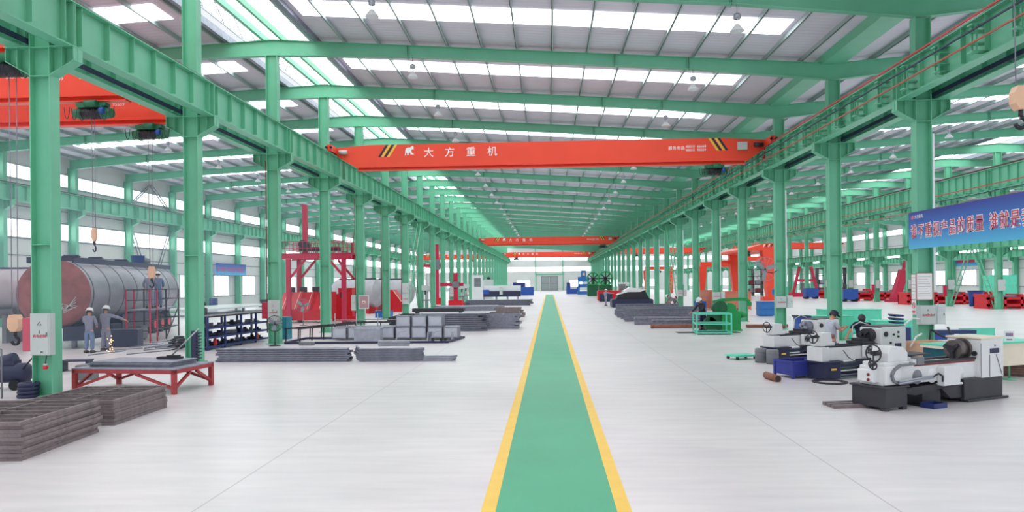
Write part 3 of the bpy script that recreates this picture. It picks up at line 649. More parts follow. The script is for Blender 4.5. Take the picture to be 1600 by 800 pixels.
# blue compressor at the edge of the view
r = thing('air_compressor', 'navy air compressor on wheels beside the first column', 'compressor', (-13.95, 17.7, 0), .15)
MB().lathe([(.001, -.75), (.16, -.72), (.25, -.62), (.25, .62), (.16, .72), (.001, .75)], Matrix.Translation((0, 0, .42)) @ Matrix.Rotation(PI / 2, 4, 'Y'), 20).build('air_tank', NAVY, r)
m = MB().cyl((-.1, 0, .66), (.35, 0, .78), .17, .16).box(-.1, .4, -.16, .16, .62, .74); m.build('pump', NAVY, r)
MB().box(-.62, -.2, -.17, .17, .66, .98, ch=.04).build('motor', BLUE_N, r)
m = MB()
for j in range(6): m.box(-.6 + j * .07, -.57 + j * .07, -.19, .19, .68, .99)
m.build('cooling_fin', GREY_D, r)
for x in (-.45, .45): MB().cyl((x, -.28, .13), (x, -.2, .13), .13, n=16).cyl((x, .2, .13), (x, .28, .13), .13, n=16).build('wheel', RUBBER, r)
MB().tube([(.6, -.2, .5), (.85, -.2, .8), (.85, .2, .8), (.6, .2, .5)], .02).build('handle', BLACK, r)
# rails of a low barrier in front of it
r = thing('tube_barrier', 'thin grey tube barrier in front of the navy compressor', 'barrier', (-13.1, 15.9, 0))
m = MB()
for z in (.25, .7, 1.15): m.cyl((-2.2, .0, z), (.3, .35, z), .02, n=6)
m.build('rail', GREY_D, r)
for x, y in ((-2.2, 0), (-1.3, .12), (-.4, .25), (.3, .35)): MB().cyl((x, y, 0), (x, y, 1.15), .022, n=6).build('post', GREY_D, r)
# ------------------------------------------------------------------ the big tank with its chassis, local y along its axis
A = Vector((-20.55, 29.0, 0)); Bt = Vector((-23.9, 42.6, 0)); dv = (Bt - A).normalized(); rz = math.atan2(-dv.x, dv.y); Lt = (Bt - A).length
tk = thing('tank_trailer', 'long weathered steel tank with reddish end cap standing on a dark chassis', 'tank trailer', A, rz)
def tank_shell(L, rx, rz_, zc, dome=.45, n=36):
    prof = [(.001, -dome), (.45, -dome * .88), (.75, -dome * .62), (.93, -dome * .25), (1, 0)]
    M = Matrix.Translation((0, 0, zc)) @ Matrix.Rotation(-PI / 2, 4, 'X')
    a = MB().lathe(prof, M, n, rx, rz_); b = MB().lathe([(1, 0), (1, L)], M, n, rx, rz_); c = MB().lathe([(1, L), (.93, L + dome * .25), (.75, L + dome * .62), (.45, L + dome * .88), (.001, L + dome)], M, n, rx, rz_)
    return a, b, c
ea, sh, eb = tank_shell(Lt, 1.42, 1.46, 2.3, .4)
e_ = ea.build('end_cap', TANK_R, tk); tag(e_, 'reddish end cap'); sh.build('shell', TANK, tk); eb.build('end_cap', TANK, tk)
for i in range(8):
    y = .3 + (Lt - .6) * i / 7; M = Matrix.Translation((0, y, 2.3)) @ Matrix.Rotation(-PI / 2, 4, 'X')
    MB().lathe([(1.0, -.05), (1.014, -.03), (1.014, .03), (1.0, .05)], M, 36, 1.42, 1.46).build('weld_band', mat('weld_band', (104, 100, 108), .6), tk)
m = MB()
for s_ in (-1, 1): m.box(s_ * .85 - .04, s_ * .85 + .04, -.3, Lt + .2, 3.58, 3.82)
m.box(-.85, .85, -.3, -.2, 3.66, 3.82); m.build('top_rail', NAVY, tk)
for y in (1.8, 4.6, 8.2, 11.5):
    h = MB().cyl((0, y, 3.7), (0, y, 3.9), .32, n=20).build('manhole', STEEL_D, tk); MB().cyl((0, y, 3.9), (0, y, 3.95), .36, n=20).bar((-.3, y, 3.98), (.3, y, 3.98), .05).build('manhole_lid', NAVY, h)
m = MB()
for s_ in (-1, 1): m.box(s_ * .5 - .08, s_ * .5 + .08, 1, Lt, .75, 1.0)
for y in (1.5, 5, 9, 12.6): m.box(-1.2, 1.2, y - .12, y + .12, .78, 1.15)
m.build('chassis', NAVY, tk)
MB().box(.4, 1.25, -.2, 2.6, .35, .95).build('tool_box', NAVY, tk); MB().box(.5, 1.3, 4.2, 8.4, .42, 1.25).build('side_skirt', NAVY, tk); MB().box(.35, 1.3, 2.7, 4.1, .5, .85).build('fuel_box', NAVY, tk)
for y in (9.6, 11, 12.4):
    for s_ in (-1, 1):
        wv = MB().cyl((s_ * .85, y, .5), (s_ * 1.25, y, .5), .5, n=24).build('wheel', RUBBER, tk); MB().cyl((s_ * 1.26, y, .5), (s_ * 1.27, y, .5), .25, n=16).build('hub', RED, wv)
for x in (-.5, .5): MB().box(x - .08, x + .08, .6, .8, 0, .8).build('stand_leg', STEEL_D, tk)
m = MB()
for i in range(5):
    a = .4 + i * .5; m.tube([(.2 + .2 * i, -.42 + .03 * i, 1.4 + .1 * i), (.5, -.45, 1.9 - .1 * i), (.95, -.3, 1.7 + .12 * i)], .012, 5)
m.build('hose', GREY, tk)
# tub and shield on top of the tank
def tankpt(x, y, z): return A + Matrix.Rotation(rz, 3, 'Z') @ Vector((x, y, z))
one('plastic_tub', MB().lathe([(.001, 0), (.3, 0), (.36, .45), (.39, .46), (.34, .44), (.28, .04), (.001, .03)], n=20), BLUE, 'blue plastic tub standing on top of the big tank', 'tub', tankpt(.2, 10.3, 3.82))
one('face_shield', MB().lathe([(.001, .0), (.2, .02), (.3, .1), (.32, .3), (.001, .42)], n=12), GREY_D, 'grey rounded cover lying beside the blue tub on the tank', 'cover', tankpt(.25, 11.3, 3.82))
# second tank by the wall
t2 = thing('storage_tank', 'pale steel tank with a domed end beyond the navy air compressor', 'tank', (-24.6, 33.2, 0), PI / 2 + .1)
ea, sh, eb = tank_shell(5.5, 1.05, 1.02, 2.45, .55); ea.build('end_cap', TANK_L, t2); sh.build('shell', TANK_L, t2); eb.build('end_cap', TANK_L, t2)
m = MB(); m.prism([(-.9, 1.6), (.9, 1.6), (.55, 1.15), (-.55, 1.15)], .4, 5); m.build('belly_skirt', GREY_D, t2)
for y in (.8, 4.5): MB().box(-.8, .8, y - .1, y + .1, 0, 1.3).build('saddle', GREY_D, t2)
MB().box(-.1, .1, -.2, 5.4, 3.44, 3.54).build('top_rail', NAVY, t2)
one('tool_chest', MB().box(-.7, .7, -.4, .4, 0, .75, ch=.03).box(-.72, .72, -.42, .42, .62, .66), NAVY, 'dark blue tool chest under the end of the big tank', 'tool chest', (-18.35, 30.2, 0), rz)
# scaffold beside the tank
sc = thing('scaffold_platform', 'red and black scaffold platform beside the tank', 'scaffold', (-18.1, 31.9, 0), rz)
Wd, Ln, Hp = 1.0, 4.9, 1.5
for i, y in enumerate((0, 1.1, 2.6, Ln)):
    for x in (0, -Wd): MB().box(x - .03, x + .03, y - .03, y + .03, 0, 2.45).build('post', RED_P if i < 2 and True else BLACK, sc)
MB().box(-Wd, 0, 0, Ln, Hp - .03, Hp + .02).build('deck', STEEL_D, sc)
m = MB()
for z in (.55, 1.0, 1.95, 2.42): m.box(-.02, .02, 0, Ln, z - .02, z + .02)
for z in (.55, 1.0, 1.95, 2.42): m.box(-Wd, 0, -.02, .02, z - .02, z + .02).box(-Wd, 0, Ln - .02, Ln + .02, z - .02, z + .02)
m.bar((0, .1, 1.0), (0, 1.0, 1.45), .03).bar((0, 2.7, .1), (0, 4.7, 1.4), .04); m.build('rail', BLACK, sc)
one('welding_unit', MB().box(-.35, .35, -.5, .5, .08, .68, ch=.04).box(-.3, .3, -.45, .45, .68, .72), GREY_D, 'grey welding unit standing under the scaffold deck', 'welding machine', tankpt(1.2, 4.35, 0) + Vector((.75, 0, 0)), rz)
# welding scrap and cables on the floor below
rnd = random.Random(11)
b0 = None
for i in range(16):
    m = MB().bar((-.9, 0, .02), (.9, 0, .02), .04)
    loc = (-16.4 + rnd.uniform(-1.6, 1.5), 29.6 + rnd.uniform(-3.0, 4.5), 0.0); rot = rnd.uniform(.9, 1.5)
    if b0 is None: b0 = one('steel_bar', m, STEEL_D, 'loose steel bar lying on the floor in front of the tank', 'steel bar', loc, rot, 'loose bars by the tank')
    else: c = b0.copy(); COL.objects.link(c); c.location = loc; c.rotation_euler.z = rot
for i, (x, y) in enumerate(((-15.0, 28.6), (-15.9, 29.9))):
    m = MB()
    for j in range(5): m.ring((.05 * j, 0, .06 + .09 * j), (.25 * (j % 3 - 1), .2 * (j % 2), 1), .3 - .03 * j, .035, n=20)
    one('cable_coil', m, BLACK, 'black cable coil heaped on the floor %s' % ('in front of the second column' if i else 'nearer the red table'), 'cable', (x, y, 0))
r = thing('steel_bench', 'short grey steel bench behind the first column', 'bench', (-14.6, 21.6, 0), .2); MB().box(-.4, .4, -.25, .25, .3, .34).build('seat', NAVY, r)
for x in (-.36, .36): MB().box(x - .03, x + .03, -.2, .2, 0, .3).build('leg', NAVY, r)
one('grey_block', MB().box(-.22, .22, -.22, .22, 0, .42, ch=.02), GREY_D, 'small grey block standing behind the first column', 'block', (-12.95, 19.6, 0), .2)
sg = thing('weld_sparks', 'glowing weld sparks between the two standing welders', 'sparks', (-17.35, 27.7, 0)); sg['kind'] = 'stuff'
m = MB(); rnd = random.Random(5)
for i in range(24):
    x, y, z = rnd.gauss(0, .05), rnd.gauss(0, .06), rnd.uniform(.05, .75) ** 1.3; m.lathe([(.001, -.015), (.016, 0), (.001, .015)], Matrix.Translation((x, y, z)), 5)
m.build('spark', SPARK, sg)
# blue stock rack
rk = thing('stock_rack', 'blue steel rack with three shelves of dark parts behind the red table', 'rack', (-13.55, 28.0, 0), -.09)
Lr, Wr = 5.2, .9
for y in (0, 1.3, 2.6, 3.9, Lr):
    for x in (0, -Wr): MB().box(x - .035, x + .035, y - .035, y + .035, 0, 1.34).build('post', BLUE_N, rk)
for z in (.12, .5, .88): MB().box(-Wr, 0, 0, Lr, z - .02, z + .02).box(.0, .03, 0, Lr, z - .04, z + .04).build('shelf', BLUE_N, rk)
MB().box(-Wr, 0, 0, Lr, 1.3, 1.36).build('top_frame', BLACK, rk)
def on_rack(x, y, z): return Vector((-13.55, 28.0, z)) + Matrix.Rotation(-.09, 3, 'Z') @ Vector((x, y, 0))
rnd = random.Random(8); kinds = {}
for z, w in ((.141, 'bottom'), (.521, 'middle'), (.901, 'top')):
    for i in range(9):
        y = .35 + i * .55; k = rnd.choice(('casting', 'flange', 'angle')); m = MB()
        if k == 'casting': m.box(-.14, .14, -.18, .18, 0, .12, ch=.03).cyl((0, 0, .12), (0, 0, .2), .08)
        elif k == 'flange': m.lathe([(.05, 0), (.18, 0), (.18, .05), (.08, .06), (.08, .14), (.05, .14)], n=16)
        else: m.box(-.2, .2, -.02, .02, 0, .16).box(-.2, .2, -.02, .18, 0, .03)
        key = (k, w)
        if key not in kinds: kinds[key] = one('steel_' + k, m, rnd.choice((STEEL_D, BLACK, NAVY)), 'dark steel %s lying on the %s shelf of the blue rack' % (k, w), 'steel part', on_rack(-.4, y, z), rnd.uniform(0, 3), '%s parts on the %s shelf' % (k, w))
        else: c = kinds[key].copy(); COL.objects.link(c); c.location = on_rack(-.4 + rnd.uniform(-.12, .12), y, z); c.rotation_euler.z = rnd.uniform(0, 3)
for lab, y, z, mm in (('red fire extinguisher on the bottom shelf at the table end of the blue rack', .75, .141, RED), ('orange bottle on the bottom shelf at the fan end of the blue rack', 4.2, .141, ORANGE)):
    r = thing('fire_extinguisher' if mm == RED else 'orange_bottle', lab, 'bottle', on_rack(-.12, y, z)); MB().lathe([(.001, 0), (.07, 0), (.075, .03), (.075, .24), (.03, .3), (.001, .3)], n=14).build('bottle_body', mm, r); MB().cyl((0, 0, .3), (0, 0, .34), .025).bar((-.05, 0, .345), (.05, 0, .345), .02).build('valve', BLACK, r)
one('teal_cabinet', MB().box(-.35, .35, -.3, .3, 0, 1.05).box(-.3, .3, -.31, -.3, .1, .5).box(-.3, .3, -.31, -.3, .55, 1.0), mat('deep_teal', (38, 132, 150), .5), 'deep teal cabinet behind the far end of the blue rack', 'cabinet', (-12.75, 33.9, 0), -.09)
# ------------------------------------------------------------------ steel channels in front of the boxes
def channel(L, w_=.13, h=.07, t=.014): return MB().box(-L / 2, L / 2, -w_ / 2, w_ / 2, 0, t).box(-L / 2, L / 2, -w_ / 2, w_ / 2, h - t, h).box(-L / 2, L / 2, -w_ * .1, -w_ * .1 + t, t, h - t)
c0 = None; rnd = random.Random(21)
for i in range(6):
    for j in range(3):
        loc = (-8.95 + rnd.uniform(-.1, .08), 23.85 + j * .15, i * .073); lab, g = 'long straight steel channel in the pile next to the blue rack', 'straight channels on the floor'
        if c0 is None: c0 = one('steel_channel', channel(4.5), STEEL_D, lab, 'steel channel', loc, 0, g)
        else: c = c0.copy(); COL.objects.link(c); c.location = loc
def bent(L, rise=.1):
    m = MB(); P = [(-L / 2, rise), (-L / 2 + .14, 0.0), (L / 2 - .35, 0), (L / 2, rise * .2)]
    up = [(x, z + .075) for x, z in P]
    m.prism(P + up[::-1], -.03, -.018)
    m.prism([(x, z) for x, z in P] + [(x, z + .014) for x, z in P[::-1]], -.07, .07); m.prism([(x, z - .014) for x, z in up] + up[::-1], -.07, .07); return m
c0 = None
for i in range(5):
    for j in range(2):
        loc = (-5.35 + rnd.uniform(-.04, .04), 23.85 + j * .17, i * .086); lab, g = 'steel channel with flared end in the pile nearer the aisle', 'flared channels on the floor'
        if c0 is None: c0 = one('bent_channel', bent(2.3), STEEL_D, lab, 'steel channel', loc, 0, g)
        else: c = c0.copy(); COL.objects.link(c); c.location = loc
c0 = None
for i in range(3):
    loc = (-5.2, 23.92, .5 + i * .06)
    if c0 is None: c0 = one('short_channel', channel(1.05, .2, .055), STEEL, 'short steel channel stacked on top of the flared pile', 'steel channel', loc, 0, 'short channels on the flared pile')
    else: c = c0.copy(); COL.objects.link(c); c.location = loc
c0 = None
for i in range(3):
    for j in range(2):
        loc = (-3.72 + .07 * j + .03 * i, 23.85 + j * .15, i * .062)
        if c0 is None: c0 = one('thin_channel', channel(1.0, .12, .06), STEEL, 'thin steel channel reaching from the pile toward the walkway', 'steel channel', loc, .03, 'thin channels toward the walkway')
        else: c = c0.copy(); COL.objects.link(c); c.location = loc
# ------------------------------------------------------------------ steel box sections on a floor frame
m = MB()
P = [(-11.5, 30.9), (-4.4, 30.9), (-4.0, 33.6), (-11.5, 33.6)]
for a, b in zip(P, P[1:] + P[:1]): m.bar((a[0], a[1], .05), (b[0], b[1], .05), .09)
one('base_grid', m, NAVY, 'flat dark steel frame lying on the floor under the steel boxes', 'frame')
def box_sec(w_=.66, h=.5, d=.8):
    r = thing('steel_box', 'x', 'steel box'); t = .035
    m = MB(); m.box(-w_ / 2, w_ / 2, 0, d, 0, t).box(-w_ / 2, w_ / 2, 0, d, h - t, h).box(-w_ / 2, -w_ / 2 + t, 0, d, t, h - t).box(w_ / 2 - t, w_ / 2, 0, d, t, h - t); m.build('box_shell', STEEL_D, r)
    MB().box(-w_ / 2 + t, w_ / 2 - t, .02, .05, t, h - t).build('inner_panel', mat('panel_steel', (196, 200, 214), .4, .1, var=.08), r); MB().prism([(w_ / 2 - t, t), (w_ / 2 - t, .16), (w_ / 2 - .18, t)], .06, .08).build('gusset', STEEL_D, r); return r
b0 = box_sec(); k = 0
for i in range(8):
    x = -9.62 + i * .735; lab = 'open steel box in the lower row, %s from the blue rack' % ORD[i]
    if k == 0: b0.location = (x, 32.6, .1); b0['label'] = lab; b0['group'] = 'steel boxes on the floor frame'; k = 1
    else: dup(b0, (x, 32.6, .1), rnd.uniform(-.03, .03), lab, 'steel boxes on the floor frame')
for i in range(3): dup(b0, (-6.68 + i * .735, 32.7, .61), 0, 'open steel box on the upper row, ' + ('closest to the rack', 'between the other two', 'closest to the walkway')[i], 'steel boxes on the floor frame')
r = thing('closed_steel_box', 'large closed grey steel box standing before the lower row', 'steel box', (-8.05, 31.5, .0)); MB().box(-.58, .58, 0, .6, 0, .6).build('box_body', STEEL, r, bevel=.01); MB().box(-.6, .6, -.02, .62, .56, .62).build('lid', STEEL, r)
for i, (x, rz_) in enumerate(((-6.55, .2), (-5.6, -.3), (-5.0, .5), (-4.55, -.1))):
    m = MB(); m.prism([(-.3, 0), (-.24, 0), (-.06, .42), (.24, .46), (.24, .5), (-.1, .47)], 0, .3) if i % 2 == 0 else m.prism([(-.25, 0), (.25, .0), (.3, .45), (.24, .45), (.2, .05), (-.25, .05)], 0, .25)
    one('bent_plate', m, STEEL, 'bent grey steel plate leaning before the boxes, %s from the large closed box' % ORD[i], 'steel plate', (x, 31.6, .0), rz_)
for i, x in enumerate((-5.1, -4.72, -4.55)): one('dark_block', MB().box(-.06, .06, -.06, .06, 0, .2).box(-.09, .09, -.09, .09, 0, .04), BLACK, 'small dark steel block on the floor frame, ' + ('apart from its pair', 'inner of the pair', 'outer of the pair')[i], 'block', (x, 31.3, .0))
one('concrete_block', MB().box(-.3, .3, -.12, .12, 0, .14), GREY_D, 'flat grey block lying by the floor frame near the third column', 'block', (-10.3, 30.2, 0))
# low black trestles by the third and fourth columns
def trestle(label, loc, rz, L, w_=.8, h=.62, n=6):
    r = thing('steel_trestle', label, 'trestle', loc, rz); m = MB()
    for y in (0, w_): m.box(0, L, y - .025, y + .025, h - .05, h)
    for i in range(n * 2): x = L * i / (n * 2 - 1); m.box(x - .015, x + .015, 0, w_, h - .03, h + .01)
    m.build('grid_top', BLACK, r)
    for i in range(n):
        x = .05 + (L - .1) * i / (n - 1)
        for y in (0, w_): MB().bar((x, y, 0), (x + .03, y, h - .05), .04).build('leg', BLACK, r)
trestle('low black barred trestle beside the pedestal fan', (-11.2, 31.8, 0), 1.2, 4.2)
trestle('low black barred trestle behind the row of steel boxes', (-10.6, 36.6, 0), .05, 4.4)
r = thing('pipe_stand', 'thin grey pipe barrier behind the steel boxes', 'barrier', (-10.4, 34.6, 0))
for i in range(5): MB().cyl((i * 1.05, 0, 0), (i * 1.05, 0, 1.15), .025, n=6).build('post', GALV, r)
for z in (.55, .85): MB().cyl((0, 0, z), (4.2, 0, z), .02, n=6).build('rail', GALV, r)
# bundles of bars and gratings further along
def pile(name, label, group, cat, mk, m, x, y, nx, nz, dx, dz, rz, jit=.04, seed=1):
    rnd = random.Random(seed); b = None; c_, s_ = math.cos(rz), math.sin(rz)
    for k in range(nz):
        for i in range(nx):
            u = i * dx + rnd.uniform(-jit, jit) * .2; v = rnd.uniform(-jit, jit) * 4; loc = (x - s_ * u + c_ * v, y + c_ * u + s_ * v, k * dz)
            if b is None: b = one(name, mk(), m, label, cat, loc, rz, group)
            else: c = b.copy(); COL.objects.link(c); c.location = loc
pile('steel_bar', 'long dark steel bar in the tall bundle behind the steel boxes', 'bars behind the boxes', 'steel bar', lambda: channel(3.6, .2, .1, .018), STEEL_D, -5.4, 38.4, 6, 9, .23, .105, 0, .08, 2)
pile('barred_grating', 'dark barred grating in the stack beyond the bar bundle', 'gratings beyond the bars', 'grating', lambda: frame_mb(2.1, 1.6, .08), STEEL_D, -1.75, 40.0, 1, 9, 1, .09, 0, .06, 3)
pile('barred_grating', 'dark barred grating in the second stack by the walkway', 'gratings in the second stack', 'grating', lambda: frame_mb(2.0, 1.6, .09), STEEL_B, -1.9, 47.6, 1, 6, 1, .1, 0, .05, 4)
pile('barred_grating', 'dark barred grating in the third stack by the walkway', 'gratings in the third stack', 'grating', lambda: frame_mb(2.0, 1.6, .09), STEEL_B, -2.0, 53.5, 1, 7, 1, .1, 0, .05, 5)
pile('flat_grating', 'dark welded frame lying flat in the long low pile by the columns', 'flat frames by the columns', 'steel frame', lambda: frame_mb(3.6, 2.2, .1), BLACK, -6.0, 42.5, 2, 5, 2.6, .12, 0, .06, 6)
pile('steel_bar', 'dark steel bar in the far low pile under the long machine', 'bars under the long machine', 'steel bar', lambda: channel(7, .3, .15), STEEL_D, -5.6, 80, 6, 4, .4, .16, .05, .1, 7)
pile('steel_plate', 'dark steel plate in the low pile before the long machine', 'plates before the long machine', 'steel plate', lambda: MB().box(-3, 3, -.7, .7, 0, .1), STEEL_D, -7.4, 66, 2, 4, 1.7, .11, .1, .1, 8)
r = thing('dark_bench', 'dark steel slab bench beside the red post machine', 'bench', (-8.6, 56, 0)); MB().box(-2, 2, -.6, .6, .35, .62).build('slab', BLACK, r); [MB().box(x - .08, x + .08, -.5, .5, 0, .35).build('leg', BLACK, r) for x in (-1.7, 1.7)]
# ------------------------------------------------------------------ the red gantry platform and jigs
gp = thing('gantry_platform', 'crimson gantry platform with railings above the red jigs', 'platform', (0, 47.5, 0))
m = MB(); m.box(-17.9, -13.1, -.1, .1, 4.28, 4.62).box(-17.9, -13.1, 2.0, 2.2, 4.28, 4.62).box(-17.9, -13.1, -.1, 2.2, 4.6, 4.66); m.build('main_beam', RED_P, gp)
for x, y in ((-17.4, 0), (-13.65, 0), (-17.4, 2.1), (-13.15, 2.1)):
    MB().box(x - .14, x + .14, y - .12, y + .12, 0, 4.3).build('leg', RED_P, gp)
for x, s_ in ((-17.4, 1), (-13.5, -1)): [MB().bar((x, y, 2.9), (x + s_ * 1.15, y, 4.25), .14).build('brace', RED_P, gp) for y in (0, 2.1)]
m = MB()
for y in (-.1, 2.2):
    for z in (5.0, 5.45): m.box(-17.9, -13.1, y - .02, y + .02, z - .02, z + .02)
    for i in range(17): x = -17.9 + i * .3; m.box(x - .015, x + .015, y - .015, y + .015, 4.66, 5.45)
for i in range(9): y = -.1 + i * .28; m.box(-13.12, -13.08, y - .015, y + .015, 4.66, 5.45)
m.build('railing', RED_P, gp)
MB().box(-16.72, -16.42, .8, 1.1, 4.66, 8.0).build('mast', RED_P, gp); MB().box(-16.9, -14.2, .6, 1.3, 4.85, 5.1).cyl((-16.6, .5, 5.3), (-16.6, 1.4, 5.3), .3).build('boom_drive', BLACK, gp)
jg = thing('slanted_jig', 'bright red welding jig with slanted ribs under the gantry platform', 'welding jig', (-16.55, 47.9, 0))
m = MB(); m.prism([(0, .15), (.0, .9), (1.2, 2.05), (2.2, 2.05), (2.2, .15)], -1.75, 1.6, None, 'x'); m.build('jig_body', RED, jg)
for i in range(4):
    x = -1.3 + i * .85
    MB().bar((x, -.1, .9), (x, 1.1, 2.05), .14, .1).bar((x + .14, -.08, .92), (x + .14, 1.1, 2.07), .05).build('slant_rib', RED, jg)
    MB().box(x - .2, x + .2, 1.2, 1.6, 2.05, 2.4).build('clamp', BLACK, jg); MB().bar((x - .12, -.12, .95), (x - .12, 1.12, 2.1), .035).build('strip', CREAM, jg)
rb = thing('control_block', 'red machine block with dark grille at the foot of the gantry platform', 'machine', (-14.75, 50.9, 0)); MB().prism([(-.7, 0), (.7, 0), (.7, 2.3), (-.3, 2.3), (-.3, 1.9), (-.7, 1.8)], 0, 1.2).build('machine_body', RED, rb); MB().box(-.15, .2, -.03, 0, 1.6, 2.0).build('grille', BLACK, rb); MB().box(-.6, 1.1, -.5, 0, 0, .3).build('step', RED, rb)
for i, (x, y, lab) in enumerate(((-16.9, 62, 'grey steel tank with domed ends just beyond the gantry platform'), (-15.7, 70, 'grey steel tank with flat end behind the seventh column'), (-19, 80, 'grey steel tank furthest along the tank bay'))):
    t = thing('steel_tank', lab, 'tank', (x + 2.0, y, 0), PI / 2 - .12); ea, sh, eb = tank_shell(3.6, 1.25, 1.2, 1.75, .5); ea.build('end_cap', TANK_L, t); sh.build('shell', TANK_L, t); eb.build('end_cap', TANK_L, t)
    for yy in (.6, 3): MB().box(-.9, .9, yy - .1, yy + .1, 0, .9).build('saddle', RED, t)
    MB().box(-.1, .1, .1, 3.5, 2.95, 3.04).build('top_rail', BLACK, t)
wd = thing('wedge_jig', 'red wedge shaped jig between the two grey tanks', 'welding jig', (-14.3, 65.2, 0)); MB().prism([(-1, 0), (1.2, 0), (1.2, .5), (.1, 2.0), (-.3, 2.0)], 0, 1.5).build('wedge_body', RED, wd); MB().bar((1.1, -.02, .6), (.1, -.02, 1.95), .05).build('strip', CREAM, wd)
one('blue_crate', MB().box(-.6, .6, -.4, .4, 0, .5).box(-.64, .64, -.44, .44, .44, .5), BLUE_L, 'small sky blue crate on the floor by the sixth column', 'crate', (-12.6, 54.6, 0))
# welding manipulators and ladders between the far columns
def col_brace(label, x, k, m, zm=4.7, zt=8.1, g=.16):
    r = thing('cross_brace', label, 'brace', (x, YN(k), 0)); mid = D / 2
    for a, b_, nm in (((.35, .1), (mid - .08, zm), 'lower_leg'), ((D - .35, .1), (mid + .08, zm), 'lower_leg'), ((mid - .08, zm), (.35, zt), 'upper_leg'), ((mid + .08, zm), (D - .35, zt), 'upper_leg')):
        q = MB()
        for e in (-g, g): q.bar((e, a[0], a[1]), (e, b_[0], b_[1]), .07)
        for j in range(1, 12): u = j / 12; y, z = a[0] + (b_[0] - a[0]) * u, a[1] + (b_[1] - a[1]) * u; q.bar((-g, y, z), (g, y, z), .04)
        q.build(nm, m, r)
    MB().box(-g - .04, g + .04, mid - .35, mid + .35, zm - .03, zm + .03).build('gusset', m, r)
    for e in (.22, D - .22): MB().box(-g, g, e - .05, e + .13 if e < 1 else e + .05, 0, .3).build('foot_plate', m, r)
    return r
col_brace('green lattice cross brace between the seventh and eighth columns of the tank bay row', -12, 7, GREEN)
col_brace('green lattice cross brace in the lathe side row behind the bent worker', 12, 8, GREEN)
col_brace('green lattice cross brace standing over the large blue tub in the far row', 36, 7, GREEN, 5.4)
r = thing('cross_brace', 'thin grey cross brace on the windowed wall above the big tank', 'brace', (-35.85, YN(7), 0))
for a, b_ in (((.3, 9.5), (3.6, 11.7)), ((6.9, 9.5), (3.6, 11.7)), ((.3, 7.8), (3.3, 2.6)), ((6.9, 7.8), (3.9, 2.6))):
    q = MB()
    for e in (-.12, .12): q.bar((e, a[0], a[1]), (e, b_[0], b_[1]), .07)
    for j in range(1, 9): u = j / 9; q.bar((-.12, a[0] + (b_[0] - a[0]) * u, a[1] + (b_[1] - a[1]) * u), (.12, a[0] + (b_[0] - a[0]) * u, a[1] + (b_[1] - a[1]) * u), .04)
    q.build('brace_leg', GREY_D, r)
def post_machine(label, x, y, H_, m, body=RED):
    r = thing('welding_manipulator', label, 'machine', (x, y, 0)); MB().box(-.7, .7, -.6, .6, 0, .8, ch=.05).build('base', body, r); MB().box(-.22, .22, -.22, .22, .8, H_).build('column_mast', m, r); MB().box(-1.6, .8, -.16, .16, H_ * .62, H_ * .62 + .35).build('boom', m, r); MB().box(-.35, .35, -.4, .4, H_ * .58, H_ * .75).build('carriage', GREY_D, r); return r
post_machine('crimson welding manipulator with a tall mast behind the ninth column', -13.4, 86, 7.2, RED_P)
post_machine('crimson welding manipulator on a red base by the low piles', -9.6, 74, 3.6, RED_P)
def drill(label, x, y, m, hd=GREY):
    r = thing('drill_press', label, 'machine', (x, y, 0)); MB().box(-.45, .45, -.6, .6, 0, .3).build('base', m, r); MB().cyl((0, .3, .3), (0, .3, 2.4), .16).build('column_mast', GREY, r); MB().box(-.3, .3, -.7, .5, 1.9, 2.4, ch=.05).build('head', hd, r); MB().box(-.35, .35, -.5, .2, .95, 1.05).build('work_table', GREY_D, r); MB().cyl((0, -.5, 1.9), (0, -.5, 1.5), .07).build('spindle', BLACK, r)
drill('grey drill press on the tank side by the eighth column', -11.4, 66.5, TEAL)
drill('grey drill press with red base beyond the manipulator', -9.9, 82, RED)
drill('grey drill press by the eleventh column', -10.6, 92, TEAL)
lm = thing('long_lathe', 'long white and blue machine at the far end of the tank side', 'machine', (-7.0, 104, 0)); MB().box(-2.8, 2.9, -.7, .7, .5, 1.3).build('machine_base', NAVY, lm); MB().box(-2.4, 2.9, -.5, .5, 1.3, 2.1).build('bed', WHITE, lm); MB().box(-2.8, -1.6, -.75, .75, .9, 1.5).build('apron', BLUE, lm); MB().box(-.1, .35, -.85, .6, .8, 1.9).build('carriage', GREY, lm); MB().box(-3.0, -2.4, -.5, .5, 1.3, 2.9).build('head', GREY, lm)
for x in (-2.4, -.6, 1, 2.5): MB().box(x - .12, x + .12, -.4, .4, 0, .5).build('leg', STEEL, lm)
bt = thing('blue_machine', 'blue machine standing near the end wall on the tank side', 'machine', (-4.6, 140, 0)); MB().box(-3, 1.6, -.8, .8, 0, 1.6).build('machine_base', BLUE, bt); MB().box(-2.4, 0, -.6, .6, 1.6, 2.5).build('head', BLUE_N, bt)
cbn = thing('tall_white_cabinet', 'tall white machine cabinet with a dark window by the far columns', 'cabinet', (-9.9, 92.5 + 7, 0)); MB().box(-.75, .75, -.5, .5, 0, 3.6).build('cabinet_body', WHITE, cbn); MB().box(-.4, .5, -.53, -.5, 2.0, 3.2).build('window', GREY_D, cbn)
cbn = thing('tall_white_cabinet', 'tall white machine cabinet with a black top light beside the long machine', 'cabinet', (-9.4, 112, 0)); MB().box(-.7, .7, -.5, .5, 0, 3.0).build('cabinet_body', GREY, cbn); MB().lathe([(.001, 3.0), (.25, 3.05), (.3, 3.3), (.001, 3.5)], n=12).build('top_light', BLACK, cbn)
